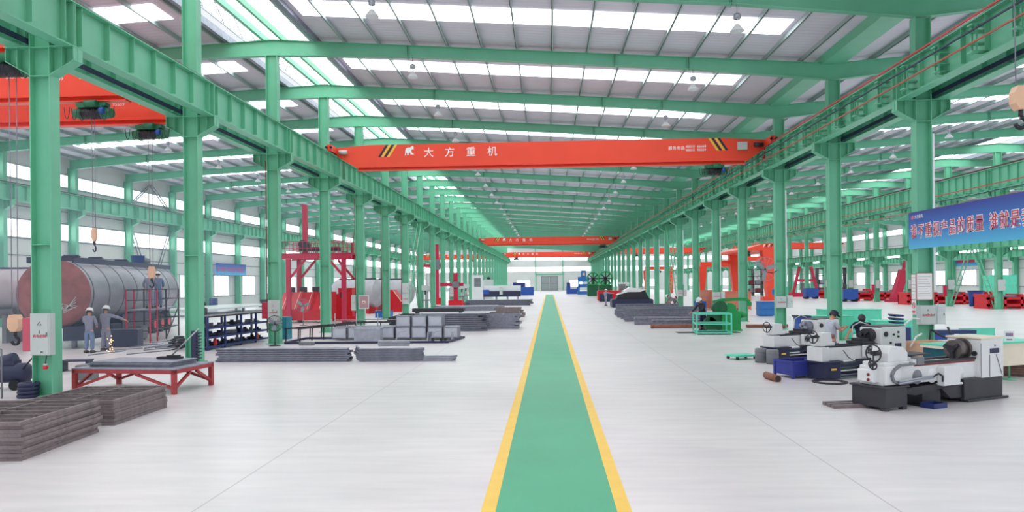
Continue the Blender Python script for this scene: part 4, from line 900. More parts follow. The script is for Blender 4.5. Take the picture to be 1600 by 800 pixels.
# far left along the windowed wall
r = thing('surface_plate', 'long low pale plate bench along the windowed wall', 'bench', (-30.5, 66, 0)); MB().box(-2.4, 2.4, -8, 8, .5, .62).build('slab', GREY, r); [MB().box(x - .1, x + .1, y - .1, y + .1, 0, .5).build('leg', GREY_D, r) for x in (-2, 2) for y in (-7.5, 0, 7.5)]
one('plastic_drum', MB().lathe([(.001, 0), (.4, 0), (.42, .1), (.42, 1.2), (.38, 1.25), (.001, 1.25)], n=18), BLUE_N, 'dark blue drum standing by the windowed wall under the small banner', 'drum', (-34.9, 73.5, 0))
one('steel_stack', MB().box(-1.6, 1.6, -1, 1, 0, .3).box(-1.4, 1.7, -.8, .9, .3, .6).box(-1.5, 1.2, -.7, .8, .6, .85), BLACK, 'dark steel block heap along the windowed wall', 'steel', (-32.5, 84, 0), .2)
# ------------------------------------------------------------------ lathes, local x along the bed toward the headstock
LRZ = math.radians(27.5)
def handwheel(m, c, ax, r_, t=.016, sp=3):
    m.ring(c, ax, r_, t, n=24); c = Vector(c); a = Vector(ax).normalized(); up = Vector((0, 0, 1)); s_ = a.cross(up)
    for j in range(sp): an = 2 * PI * j / sp + .5; m.bar(c, c + (s_ * math.cos(an) + up * math.sin(an)) * r_, .022)
    m.cyl(c - a * .06, c + a * .06, .035, n=10); return m
def big_lathe(label, loc):
    r = thing('lathe', label, 'lathe', loc, LRZ)
    m = MB(); m.box(0, .62, 0, .78, .06, .46).box(-.04, .66, -.03, .81, .44, .48); m.box(.0, .12, .0, .12, 0, .06).box(.5, .62, 0, .12, 0, .06).box(0, .12, .66, .78, 0, .06).box(.5, .62, .66, .78, 0, .06); m.build('tail_pedestal', CHAR, r, bevel=.012)
    m = MB(); m.box(2.35, 3.62, .0, .74, .04, .48).prism([(2.35, .1), (2.0, .1), (1.7, .34), (2.35, .4)], .05, .7).box(2.4, 3.75, -.05, .0, 0, .05).box(2.4, 3.7, 0, .1, 0, .05).box(2.4, 3.7, .64, .74, 0, .05); m.build('head_pedestal', CHAR, r, bevel=.01)
    m = MB(); m.prism([(.66, .4), (2.0, .44), (2.0, .36), (.95, .24), (.66, .3)], .06, .7).box(1.2, 1.75, .1, .6, .02, .3).box(1.1, 1.85, .05, .65, 0, .03); m.build('drip_tray', BLACK, r)
    m = MB(); m.box(.06, 2.95, .1, .64, .48, .86).prism([(.06, .86), (.5, .86), (.5, .5), (.06, .5)], .04, .1); m.build('bed', WHITE, r, bevel=.015)
    m = MB(); m.box(.9, 2.9, .1, .2, .86, .9).box(.9, 2.9, .52, .64, .86, .9); m.build('bed_way', BLACK, r)
    MB().box(.95, 2.85, .092, .1, .82, .855).build('bed_stripe', MAROON, r)
    for x in (1.05, 1.5, 1.95, 2.35): MB().lathe([(.001, -.05), (.09, -.04), (.15, 0)], Matrix.Translation((x, .1, .6)) @ Matrix.Rotation(PI / 2, 4, 'X') @ Matrix.Diagonal((1, 1, -1, 1)), 20).build('bed_boss', WHITE if x > 1.2 else GREY_D, r)
    P = [(.85, .02, .885), (.45, .02, .875), (.28, .02, .8), (.2, .02, .69), (.25, .02, .58), (.4, .02, .52), (.9, .02, .53)]
    m = MB()
    for a, b in zip(P, P[1:]): m.bar(a, b, .05, .05)
    m.build('cable_chain', GREY_D, r); m = MB()
    for z in (.53, .57): m.cyl((.35, -.03, z), (1.35, -.03, z + .05), .018, n=8)
    m.build('guide_rod', STEEL, r); MB().tube([(1.35, -.03, .6), (1.5, -.04, .66), (1.62, -.04, .6), (1.65, -.02, .48)], .018).build('hose', BLACK, r)
    MB().box(1.65, 2.15, -.06, .1, .42, .8, ch=.03).box(1.6, 2.2, -.08, .1, .4, .44).build('apron', WHITE, r, bevel=.01)
    m = MB(); m.box(.12, .85, .12, .62, .86, .93).prism([(.3, .93), (.86, .93), (.86, 1.1), (.72, 1.22), (.36, 1.24), (.3, 1.1)], .16, .56); ts = m.build('tailstock', WHITE, r, bevel=.012)
    MB().cyl((.86, .36, 1.07), (1.02, .36, 1.07), .05).build('quill', STEEL, ts); handwheel(MB(), (.12, .36, 1.1), (1, 0, 0), .17).cyl((.12, .36, 1.1), (.3, .36, 1.1), .05).build('handwheel', BLACK, ts); handwheel(MB(), (-.1, .2, .9), (1, 0, .2), .09, .014).build('handwheel', BLACK, r)
    m = MB(); m.box(.9, 1.15, .08, .66, .86, .96).box(.98, 1.18, .2, .55, .96, 1.0); m.build('saddle', WHITE, r); MB().box(.85, 1.75, .3, 1.1, 1.0, 1.03).build('tray_plate', CHAR, r); MB().box(1.0, 1.2, .05, .3, .85, 1.0).build('tool_post', GREY_D, r)
    m = MB(); m.prism([(2.9, .46), (3.66, .46), (3.66, 1.25), (3.58, 1.31), (2.98, 1.31), (2.9, 1.27)], 0, .74); h = m.build('headstock', WHITE, r, bevel=.015)
    MB().box(2.88, 3.68, -.02, .76, 1.29, 1.325).build('head_cover', CREAM, h)
    ck = MB().cyl((2.58, .4, 1.06), (2.9, .4, 1.06), .2, n=28).cyl((2.84, .4, 1.06), (2.9, .4, 1.06), .225, n=28).build('chuck', mat('chuck_steel', (112, 104, 104), .35, .7), r)
    m = MB().cyl((2.5, .4, 1.06), (2.585, .4, 1.06), .07, n=14)
    for j in range(3): a = 2 * PI * j / 3 + .4; m.bar((2.55, .4 + .05 * math.cos(a), 1.06 + .05 * math.sin(a)), (2.55, .4 + .18 * math.cos(a), 1.06 + .18 * math.sin(a)), .06)
    m.build('chuck_jaw', BLACK, ck)
    MB().box(3.2, 3.5, -.012, 0, .98, 1.08).build('name_plate', NAVY, h); MB().cyl((3.36, -.02, 1.14), (3.36, 0, 1.14), .015, n=8).build('button', BLACK, h)
    m = MB(); m.box(2.9, 2.915, -.006, 0, .48, 1.2).box(3.18, 3.2, -.006, 0, .48, .95).bar((3.4, -.004, .95), (3.6, -.004, .5), .02, .008); m.build('panel_seam', GREY_D, h); MB().cyl((2.86, .12, .98), (2.9, .12, .98), .05).build('knob', BLACK, h)
    MB().box(-.1, .06, .2, .55, .55, .8, ch=.02).build('gear_cover', WHITE, r); MB().cyl((-.12, .3, .6), (-.1, .3, .6), .03).cyl((-.12, .3, .7), (-.1, .3, .7), .03).build('button', MAROON, r)
    return r
big_lathe('large white lathe with a grey chuck closest to the camera', (6.5, 14.38, 0))
def mid_lathe(label, loc, chuck=BLACK, s=1.0, jaws=False, L=2.85):
    r = thing('lathe', label, 'lathe', loc, LRZ)
    m = MB(); m.box(0, .55, 0, .62, .03, .46).box(-.05, .6, -.04, .66, .43, .48); m.build('tail_pedestal', NAVY, r, bevel=.012); MB().box(.16, .34, -.05, -.04, .25, .3).build('name_plate', YEL, r)
    MB().box(L - 1.05, L, 0, .66, .02, .5).build('head_pedestal', NAVY, r, bevel=.012)
    m = MB(); m.box(.55, L - 1.05, .05, .6, .3, .36).box(.6, L - 1.0, .0, .05, .06, .1).box(.6, L - 1.0, .1, .5, .1, .14); m.build('drip_tray', NAVY, r); MB().box(.6, L - 1.0, .04, .5, .2, .225).build('tray_edge', WHITE, r)
    MB().box(-.02, L - .9, .1, .52, .48, .82).box(-.04, .22, .06, .56, .46, .84).build('bed', WHITE, r, bevel=.014)
    MB().box(.2, L - .95, .1, .18, .82, .86).box(.2, L - .95, .44, .52, .82, .86).build('bed_way', BLACK, r)
    m = MB(); m.box(.02, .5, .14, .48, .86, .95).prism([(.06, .95), (.46, .95), (.42, 1.2), (.12, 1.2)], .18, .44); ts = m.build('tailstock', WHITE, r, bevel=.01); handwheel(MB(), (-.1, .3, 1.1), (1, 0, 0), .16, .014).cyl((-.1, .3, 1.1), (.1, .3, 1.1), .035).build('handwheel', BLACK, ts); MB().cyl((.44, .3, 1.09), (.62, .3, 1.09), .06).build('quill', RUST, ts)
    m = MB(); m.box(L - 1.6, L - 1.15, .04, .58, .86, .93).box(L - 1.5, L - 1.25, .15, .5, .93, 1.0); sd = m.build('saddle', BLACK, r); MB().box(L - 1.62, L - 1.12, -.06, .06, .52, .84, ch=.02).build('apron', WHITE, r); handwheel(MB(), (L - 1.5, -.1, .72), (0, 1, 0), .09, .012).build('handwheel', BLACK, r)
    m = MB(); m.prism([(L - .98, .5), (L, .5), (L, 1.25), (L - .06, 1.29), (L - .92, 1.29), (L - .98, 1.25)], 0, .66); h = m.build('headstock', WHITE, r, bevel=.014); MB().box(L - .96, L - .02, .02, .64, 1.285, 1.31).build('head_cover', CHAR, h)
    ck = MB().cyl((L - 1.2, .32, 1.07), (L - .98, .32, 1.07), .18, n=24).build('chuck', chuck, r); m = MB()
    for j in range(3 if not jaws else 4): a = 2 * PI * j / (3 if not jaws else 4) + .3; m.bar((L - 1.24, .32 + .04 * math.cos(a), 1.07 + .04 * math.sin(a)), (L - 1.24, .32 + .16 * math.cos(a), 1.07 + .16 * math.sin(a)), .07)
    m.build('chuck_jaw', STEEL if jaws else BLACK, ck)
    for x, z, q in ((L - .8, 1.1, .07), (L - .5, 1.08, .03), (L - .32, 1.14, .03), (L - .32, 1.02, .03), (L - .62, .86, .03)): MB().cyl((x, -.03, z), (x, 0, z), q, n=14).build('knob', BLACK, h)
    MB().box(L - .45, L - .2, -.01, 0, .72, .84).build('name_plate', NAVY, h)
    m = MB(); m.tube([(L - 1.35, .6, .95), (L - 1.3, .62, 1.3), (L - 1.15, .5, 1.42), (L - 1.0, .4, 1.35)], .015); m.build('coolant_pipe', GREY, r)
    MB().tube([(.6, -.03, .75), (.75, -.08, .55), (1.1, -.08, .4), (1.45, -.05, .5), (1.5, -.02, .7)], .012, 5).build('cable', BLACK, r)
    return r
mid_lathe('white and navy lathe with two men behind its bed', (7.0, 18.78, 0), L=3.02)
mid_lathe('smaller white lathe with a bare steel chuck behind the two drums', (7.02, 22.8, 0), STEEL_D, jaws=True, L=2.7)
# around the lathes
def crate(name, label, m, x, y, rz, w_, d, h, cat='bin'):
    r = thing(name, label, cat, (x, y, 0), rz); q = MB(); q.box(0, w_, 0, d, .08, .12)
    for a in ((0, w_, 0, .03), (0, w_, d - .03, d), (0, .03, .03, d - .03), (w_ - .03, w_, .03, d - .03)): q.box(a[0], a[1], a[2], a[3], .12, h)
    q.build('bin_body', m, r); q = MB()
    for a in ((-.02, w_ + .02, -.02, .05), (-.02, w_ + .02, d - .05, d + .02), (-.02, .05, .05, d - .05), (w_ - .05, w_ + .02, .05, d - .05)): q.box(a[0], a[1], a[2], a[3], h - .06, h)
    for x_ in (-.02, w_ - .04):
        for y_ in (-.02, d - .04): q.box(x_, x_ + .06, y_, y_ + .06, 0, h - .06)
    q.build('bin_frame', m, r); return r
crate('scrap_bin', 'open blue scrap bin standing before the white and navy lathe', mat('bin_blue', (48, 58, 148), .5), 6.3, 19.12, .35, .95, .75, .46)
r = thing('steel_pipe', 'short rusty steel pipe lying in front of the open blue bin', 'pipe', (5.74, 18.55, 0), .1); m = MB(); m.lathe([(.07, 0), (.09, 0), (.09, .75), (.07, .75), (.07, 0)], Matrix.Translation((0, 0, .09)) @ Matrix.Rotation(-PI / 2, 4, 'X'), 18); m.build('pipe_body', RUST, r); MB().cyl((0, .02, .09), (0, .04, .09), .07).build('dark_bore', BLACK, r)
one('steel_ring', MB().lathe([(.3, 0), (.42, 0), (.42, .03), (.3, .03), (.3, 0)], n=28), BLACK, 'flat black steel ring on the floor beside the open blue bin', 'ring', (7.0, 18.95 - .45, 0))
for i, (x, y) in enumerate(((6.6, 23.0), (6.82, 22.55))):
    r = thing('concrete_drum', ('grey ribbed drum further from the camera of the pair by the small lathe', 'grey ribbed drum closer to the camera of the pair by the small lathe')[i], 'drum', (x, y, 0)); MB().lathe([(.001, 0), (.18, 0), (.18, .42), (.16, .44), (.001, .44)], n=20).build('drum_body', GREY_D, r)
    for z in (.1, .22, .34): MB().ring((0, 0, z), (0, 0, 1), .18, .012, n=24).build('rib', GREY_D, r)
r = thing('trolley_pallet', 'low teal pallet trolley beside the two grey drums', 'pallet', (6.0, 23.6, 0), .4); MB().box(0, .85, 0, .6, .1, .15).build('deck', TEAL, r)
for x in (.08, .77):
    for y in (.06, .54): MB().cyl((x - .03, y, .05), (x + .03, y, .05), .05).build('wheel', BLACK, r)
r = thing('timber_skid', 'brown timber pieces under the tail of the large white lathe', 'timber', (5.75, 14.75, 0), .2)
for i in range(3): MB().box(-.1 + .03 * i, .62, i * .2, i * .2 + .1, 0, .07).build('timber_bar', STEEL_B, r)
r = thing('blue_tray', 'shallow blue tray on the floor under the large white lathe', 'tray', (7.55, 14.65, 0), LRZ); MB().box(0, .4, 0, .3, 0, .02).box(0, .4, 0, .02, .02, .1).box(0, .4, .28, .3, .02, .1).box(0, .02, .02, .28, .02, .1).box(.38, .4, .02, .28, .02, .1).build('tray_body', BLUE_N, r)
# benches and bins behind the lathes
r = thing('teal_workbench', 'teal workbench with a pale top behind the large white lathe', 'workbench', (9.6, 17.9, 0), .42)
MB().box(0, 3.4, 0, .8, .86, .92).build('bench_top', CREAM, r); MB().box(0.0, 3.4, -.02, .82, .92, .96).build('top_edge', TEAL, r); MB().box(.05, .9, .05, .75, 0.02, .86).build('drawer_unit', mat('dark_teal', (16, 92, 108), .5), r)
for x in (1.4, 3.3): MB().box(x - .05, x + .05, .05, .75, 0, .86).build('leg', TEAL, r)
MB().box(.92, 3.36, .02, .06, .36, .86).build('front_panel', CREAM, r)
crate('peach_bin', 'peach coloured steel box against the banner column', PEACH, 10.2, 20.1, .35, .9, .7, .84, 'box')
r = thing('red_white_bucket', 'grey bucket with a red patch at the foot of the banner column', 'bucket', (11.1, 21.5, 0)); MB().lathe([(.001, 0), (.2, 0), (.24, .5), (.22, .5), (.19, .04), (.001, .03)], n=18).build('bucket_body', GREY_D, r); MB().box(-.1, .1, -.245, -.2, .1, .3).build('red_patch', RED, r)
r = thing('sign_stand', 'small notice on a thin green post behind the large white lathe', 'sign', (11.6, 18.9, 0)); MB().lathe([(.001, 0), (.18, 0), (.18, .02), (.02, .04)], n=16).build('base', GREEN, r); MB().cyl((0, 0, .03), (0, 0, 1.1), .02, n=8).build('post', GREEN, r); MB().box(-.12, .12, -.02, 0, .92, 1.24).build('sign_plate', PAPER, r); MB().box(-.09, .09, -.024, -.02, 1.1, 1.18).box(-.07, .07, -.024, -.02, 1.0, 1.03).build('print_band', mat('print_mauve', (150, 120, 160), .6), r)
r = thing('wire_drum', 'round brown drum of swarf on the floor behind the sign stand', 'drum', (12.35, 20.0, 0)); MB().lathe([(.001, 0), (.55, 0), (.58, .05), (.58, .5), (.54, .52), (.001, .44)], n=28).build('drum_body', STEEL_B, r)
for i in range(8): MB().ring((0, 0, .06 + i * .06), (0, 0, 1), .575, .018, n=28).build('hoop', RUST, r)
MB().box(-.7, .7, -.2, .2, .56, .62).build('green_plank', TEAL, r)
r = thing('tool_rack', 'navy stacked drawer rack on the aisle side of the banner column', 'rack', (11.0, 23.3, 0), .1); MB().box(-.2, .2, -.25, .25, 0, 1.05).build('rack_body', BLUE_N, r)
for i in range(4): MB().prism([(-.22, 1.06 + i * .11), (.0, 1.06 + i * .11), (.0, 1.12 + i * .11), (-.3, 1.14 + i * .11)], -.2, .2).build('tray', BLUE_N, r)
one('air_hose', MB().tube([(11.75, 22.9, 1.0), (11.9, 22.75, .85), (12.1, 22.7, .75), (12.3, 22.8, .8), (12.35, 23.1, 1.05)], .035).tube([(11.72, 22.9, 1.0), (11.66, 22.86, .6), (11.7, 22.85, .1), (11.7, 22.85, 0)], .03), BLACK, 'black hose looping round the foot of the banner column', 'hose')
one('white_hose', MB().tube([(9.75, 20.6, 1.0), (9.95, 20.8, 1.3), (10.3, 21.1, 1.45), (10.75, 21.6, 1.4)], .025).tube([(9.9, 20.4, .7), (10.2, 20.7, .95), (10.6, 21.2, 1.0)], .025), WHITE, 'white hoses curving from the white and navy lathe to the banner column', 'hose')
def cabin(name, label, x, y, rz, w_, d, h, m, cat='cabinet', doors=2):
    r = thing(name, label, cat, (x, y, 0), rz); MB().box(0, w_, 0, d, .04, h).box(.05, w_ - .05, .05, d - .05, 0, .04).build('cabinet_body', m, r, bevel=.01); MB().box(-.02, w_ + .02, -.02, d + .02, h, h + .03).build('top', m, r)
    for i in range(doors): a = w_ * i / doors; dd = MB().box(a + .03, a + w_ / doors - .03, -.015, 0, .08, h - .05).build('door', m, r); MB().box(a + w_ / doors - .1, a + w_ / doors - .07, -.035, -.015, h * .5, h * .62).build('handle', GREY_D, dd)
    return r
cabin('teal_cabinet', 'tall teal cabinet behind the two men at the lathe', 12.9, 34.6, 0, 2.6, 1.1, 1.12, TEAL)
cabin('teal_cabinet', 'low teal cabinet beside the blue wheeled bin', 10.9, 31.5, 0, 2.0, .9, .98, TEAL)
cabin('teal_cabinet', 'teal cabinet with a raised lid behind the white and navy lathe', 13.2, 30.0, 0, 1.9, .7, .85, TEAL)
one('teal_sheet', MB().box(0, 1.3, 0, .03, 0, .8).box(.1, .2, -.25, .25, 0, .02).box(1.1, 1.2, -.25, .25, 0, .02), TEAL, 'upright pale teal sheet standing behind the workbench', 'panel', (14.4, 26.2, .0), .1)
r = thing('navy_bench', 'navy steel bench of beams behind the banner column', 'bench', (12.9, 25.0, 0)); MB().box(0, 1.4, 0, .5, .7, .82).build('bench_top', BLUE_N, r); MB().box(0, .7, .05, .45, .5, .7).build('bench_body', BLUE, r)
for x in (.1, 1.3): MB().box(x - .05, x + .05, .05, .45, 0, .5).build('leg', BLUE_N, r)
r = thing('wheeled_bin', 'blue wheeled bin beside the low teal cabinet', 'bin', (10.62, 31.0, 0)); MB().prism([(-.22, .1), (.22, .1), (.28, 1.0), (-.28, 1.0)], -.25, .25).build('bin_body', BLUE, r); MB().prism([(-.32, 1.0), (.3, 1.0), (.28, 1.06), (-.36, 1.08)], -.28, .28).build('lid', NAVY, r); MB().cyl((-.2, -.28, .1), (-.2, .28, .1), .1).build('wheel', RUBBER, r)
r = thing('blue_hopper', 'sky blue box bin behind the column with the round fan', 'bin', (15.3, 52.2, 0)); MB().box(-.5, .5, -.45, .45, .05, 1.0).box(-.53, .53, -.48, .48, .5, .54).box(-.45, .45, -.4, .4, 0, .05).build('bin_body', BLUE_L, r); MB().box(-.53, .53, -.48, .48, .98, 1.04).build('rim', BLUE_L, r)
r = thing('blue_drill', 'blue drilling machine under the orange gantry leg', 'machine', (16.5, 53.0, 0)); r.scale = (.75, .75, .62); MB().box(-.5, .5, -.6, .6, 0, 1.3, ch=.08).build('base', BLUE_L, r); MB().box(-.25, .25, .0, .5, 1.3, 2.8).build('column_mast', WHITE, r); MB().box(-.5, .5, -.5, .4, 2.3, 3.1, ch=.1).build('head', BLUE_L, r); MB().box(-.5, .4, -.45, .2, 1.3, 1.45).build('work_table', MAROON, r)
one('timber_block', MB().box(-.35, .35, -.25, .25, 0, .3).box(-.35, .35, -.25, .25, .32, .6), RUST, 'brown timber blocks beside the sky blue box bin', 'timber', (13.2, 51.0, 0))
# teal stock frame, green press
r = thing('stock_cage', 'open teal steel frame rack in front of the green press', 'rack', (7.0, 34.8, 0), -.08)
W_, Dp, Hh = 1.6, 1.5, .98
for x in (0, W_):
    for y in (0, Dp): MB().box(x - .035, x + .035, y - .035, y + .035, 0, Hh).build('post', TEAL, r)
for z in (.08, .5, Hh): m = MB(); m.box(0, W_, -.03, .03, z - .03, z + .03).box(0, W_, Dp - .03, Dp + .03, z - .03, z + .03).box(-.03, .03, 0, Dp, z - .03, z + .03).box(W_ - .03, W_ + .03, 0, Dp, z - .03, z + .03); m.build('rail', TEAL, r)
MB().box(.0, W_, 0, Dp, .04, .06).build('mesh_shelf', BLACK, r)
pr = thing('power_press', 'bright green power press with a curved top arm', 'press', (8.75, 37.2, 0))
MB().prism([(0, .05), (.95, .05), (.95, .95), (.75, 1.05), (.72, 1.3), (.5, 1.42), (.12, 1.42), (0, 1.2)], 0, .9).build('press_body', GREEN_D, pr, bevel=.03); MB().box(-.05, 1.0, -.05, .95, 0, .08).build('base', GREEN_D, pr)
m = MB(); Pm = [(-.35, .45, 1.45), (.1, .45, 1.56), (.8, .45, 1.6), (1.35, .45, 1.58), (1.5, .45, 1.45), (1.5, .45, 1.25)]
for a, b in zip(Pm, Pm[1:]): m.bar(a, b, .2, .16)
m.build('top_arm', GREEN_D, pr, bevel=.02); MB().cyl((.95, .45, .8), (1.35, .45, .8), .2, .14, n=18).build('side_motor', GREEN_D, pr); MB().cyl((-.1, -.15, 1.2), (-.1, .5, 1.2), .34, n=24).cyl((-.55, .1, .4), (-.55, .5, .4), .3, n=20).build('flywheel', mat('deep_green', (22, 92, 58), .5), pr); MB().prism([(.02, 1.0), (.2, 1.0), (.28, 1.4), (.1, 1.4)], -.03, 0).build('name_plate', TEAL, pr); MB().box(-.8, 0, .05, .85, .06, .5).box(-.6, 0, .1, .8, .5, .9).build('front_bed', mat('deep_green', (22, 92, 58), .5), pr)
one('floor_mat', MB().box(-1.5, 1.5, -.4, .4, 0, .02), BLACK, 'black mat on the floor under the teal frame rack and green press', 'mat', (7.8, 36.2, 0))
# dark girders laid on the lathe side
def hbeam(L, h=.4, w_=.3): return MB().box(-L / 2, L / 2, -w_ / 2, w_ / 2, 0, .03).box(-L / 2, L / 2, -w_ / 2, w_ / 2, h - .03, h).box(-L / 2, L / 2, -.015, .015, .03, h - .03)
hb = None
for i, (x, y, z, L) in enumerate(((7.4, 40.6, 0, 3.4), (7.3, 43.0, 0, 4.6), (7.6, 44.6, 0, 4.8), (7.3, 46.4, 0, 5), (7.4, 48.2, 0, 5), (7.4, 46.4, .41, 5), (7.5, 48.2, .41, 5), (7.5, 50, 0, 5.2), (7.4, 51.6, 0, 5.2), (7.6, 50.2, .41, 5), (7.4, 54, 0, 5), (7.5, 56, 0, 5), (7.5, 56, .41, 4.8))):
    o = one('steel_girder', hbeam(L), STEEL_D, ('dark steel girder lying flat closest to the green press' if i == 0 else 'dark steel girder in the pile behind the green press'), 'girder', (x, y, z), 0, None if i == 0 else 'girders behind the press')
r = thing('rusty_pipe', 'rusty round bar lying beside the first dark girder', 'bar', (6.6, 39.5, 0)); MB().cyl((-1.1, 0, .12), (2.2, 0, .12), .1, n=14).build('bar_body', RUST, r); MB().cyl((-1.12, 0, .12), (-1.0, 0, .12), .12, n=14).build('end_collar', RUST, r)
one('rusty_bar', MB().cyl((-1.0, 0, .09), (1.2, 0, .09), .09, n=14), RUST, 'rusty round bar on the floor behind the green press', 'bar', (11.6, 39.6, 0))
crate('blue_bin', 'deep blue open bin beside the sixth lathe side column', BLUE, 11.4, 56.8, 0, .75, .7, .95)
crate('peach_skip', 'salmon coloured steel skip behind the sixth lathe side column', mat('salmon', (214, 120, 96), .55), 14.0, 62, 0, 3.0, 1.5, 1.6)
crate('peach_skip', 'pale salmon skip beside the deep blue open bin', mat('salmon_pale', (206, 140, 120), .55), 12.8, 64, 0, 1.7, 1.2, 1.7)
# orange gantry cranes standing on the floor
def gantry(label, x0, x1, y, H_, w_=.7, arm=True):
    r = thing('gantry_crane', label, 'gantry crane', (0, y, 0)); m = MB()
    MB().box(x0 - .3, x1 + .3, -.35, .35, H_ - .75, H_).build('girder', RED_O, r)
    for x, s_ in ((x0, 1), (x1, -1)):
        l = MB(); l.prism([(x - w_ * .7, H_ - .75), (x + w_ * .7, H_ - .75), (x + w_ * .35, .3), (x - w_ * .35, .3)], -.3, .3); l.build('leg', RED_O, r); e = MB().box(x - .25, x + .25, -1.4, 1.4, .1, .45).build('end_carriage', RED_O, r); MB().cyl((x - .1, -1, .15), (x + .1, -1, .15), .15).cyl((x - .1, 1, .15), (x + .1, 1, .15), .15).build('wheel', BLACK, e)
    if arm:
        for s_ in range(4): MB().prism([(x0 - .2 + s_ * .3, H_ - .3), (x0 - .05 + s_ * .3, H_ - .3), (x0 + .1 + s_ * .3, H_), (x0 - .05 + s_ * .3, H_)], -.36, -.35).build('hazard_stripe', BLACK if s_ % 2 else CREAM, r)
        MB().prism([(x0 - .3, H_ - .75), (x0 - 2.6, H_ - .7), (x0 - 2.6, H_ - .5), (x0 - .3, H_)], -.3, .3).build('cantilever', RED_O, r)
    MB().cyl(((x0 + x1) / 2 - .5, 0, H_ - 1.1), ((x0 + x1) / 2 + .5, 0, H_ - 1.1), .25).box((x0 + x1) / 2 - .3, (x0 + x1) / 2 + .3, -.2, .2, H_ - .95, H_ - .75).build('hoist', GREEN_H, r)
    return r
r = thing('gantry_crane', 'tall orange gantry crane with striped corner behind the column with the round fan', 'gantry crane', (26.8, 89, 0)); H_ = 6.9
for y in (0, 16): l = MB(); l.prism([(-.9, 0), (.9, 0), (.9, .5), (.55, .5), (1.05, H_ - .8), (-.95, H_ - .8), (-.35, .5), (-.9, .5)], y, y + 1.2); l.build('leg', RED_O, r); MB().box(-2.9, -.8, y + .2, y + 1, 4.9, 5.4).build('tie_beam', RED_O, r)
MB().prism([(-2.6, H_ - .5), (-2.6, H_ - .75), (1.2, H_ - .85), (1.2, H_), (-.9, H_)], 0, 17.2).build('girder', RED_O, r); MB().box(-2.4, -1.6, 3, 6, 5.4, 6.2).build('trolley', GREEN_H, r)
for s_ in range(4): MB().prism([(-.9 + s_ * .3, H_ - .35), (-.75 + s_ * .3, H_ - .35), (-.6 + s_ * .3, H_ - .03), (-.75 + s_ * .3, H_ - .03)], -.02, 0).build('hazard_stripe', BLACK if s_ % 2 else CREAM, r)

gantry('orange portal gantry crane further along behind the skips', 23.0, 28.0, 110, 5.3, .9, False)
gantry('orange gantry crane deepest among the far row columns', 20, 25, 150, 5.5, .9, False)
# far along the lathe side
rm_ = thing('red_machine', 'long red machine beside the worker in the aisle', 'machine', (7.6, 92, 0)); MB().box(-1.5, 4.5, -.8, .8, .1, 1.4, ch=.1).build('machine_body', RED, rm_); MB().box(-1.3, .3, -.9, -.7, 0, 1.0).build('dark_panel', NAVY, rm_); MB().box(1.2, 2.0, -.5, .5, 1.4, 2.2).build('head', GREY_D, rm_)
dk = thing('dark_machine', 'dark machine half covered with a white sheet on the lathe side', 'machine', (8.3, 72, 0)); MB().box(-2.2, 1.8, -1.2, 1.2, 0, .8, ch=.1).build('machine_base', NAVY, dk); MB().prism([(-1.8, .8), (1.5, .8), (1.0, 1.7), (-.4, 1.9), (-1.4, 1.4)], -.8, .8).build('machine_body', BLACK, dk); MB().prism([(-1.7, 1.2), (-.4, 1.95), (1.2, 1.75), (.6, 1.5), (-.6, 1.5)], -.85, .85).build('white_sheet', PAPER, dk)
pb = thing('hydraulic_press', 'tall blue hydraulic press near the end of the lathe side', 'press', (6.85, 143, 0)); pb.scale = (.44, .6, .62)
m = MB()
for x in (-2.3, 1.9): MB().box(x - .35, x + .35, -.7, .7, 0, 5.2).build('upright', BLUE_L, pb)
MB().box(-2.7, 2.3, -.8, .8, 4.0, 5.6, ch=.1).build('crown_beam', BLUE_L, pb); MB().box(-2.4, 2.0, -.7, .7, 2.2, 3.3, ch=.1).build('ram', BLUE_L, pb); MB().box(-2.9, 2.9, -.9, .9, 0, 1.0).build('bed_block', BLUE_L, pb); MB().box(-1.3, 1.0, -.6, .6, 5.6, 7.6).build('cylinder_tower', BLUE_L, pb); MB().box(-.6, .4, -.63, -.6, 6.0, 6.9).build('rust_panel', PEACH, pb)
r = thing('blue_machine', 'long blue machine beside the tall hydraulic press', 'machine', (4.7, 150, 0)); r.scale = (.32, .5, .66); MB().box(-3.6, 5, -1, 1, 0, 2.4).build('machine_base', BLUE, r); MB().box(-3.4, -1, -.8, .8, 2.4, 3.6).build('head', BLUE_N, r); MB().box(-1, 3, -1.05, -1, 1.6, 2.3).build('pale_panel', GREY, r)
for i, (x, lab) in enumerate(((7.6, 'green wheeled machine closer to the blue press, spokes dark'), (8.7, 'green wheeled machine closer to the lathe side columns'))):
    r = thing('bending_roll', lab, 'machine', (x, 126 - i * 13, 0)); MB().box(-1.0, 1.0, -.7, .7, 0, 2.0, ch=.1).build('machine_body', mat('deep_green', (22, 92, 58), .5), r); w2 = MB().ring((0, -.8, 3.0), (0, 1, 0), 1.05, .12, n=28)
    w2.build('wheel_rim', GREEN_D, r); q = MB()
    for j in range(8): a = 2 * PI * j / 8; q.bar((0, -.8, 3.0), (math.cos(a), -.8, 3.0 + math.sin(a)), .16)
    q.build('spoke', BLACK, r); MB().box(-.3, .3, -.7, .5, 2.0, 3.2).build('bracket', GREEN_D, r)
for i, (x, y) in enumerate(((10.6, 100), (10.8, 110))): drill('pale drill press on the lathe side, %s of two' % ('closer' if i == 0 else 'further'), x, y, RED if i == 0 else TEAL, WHITE)
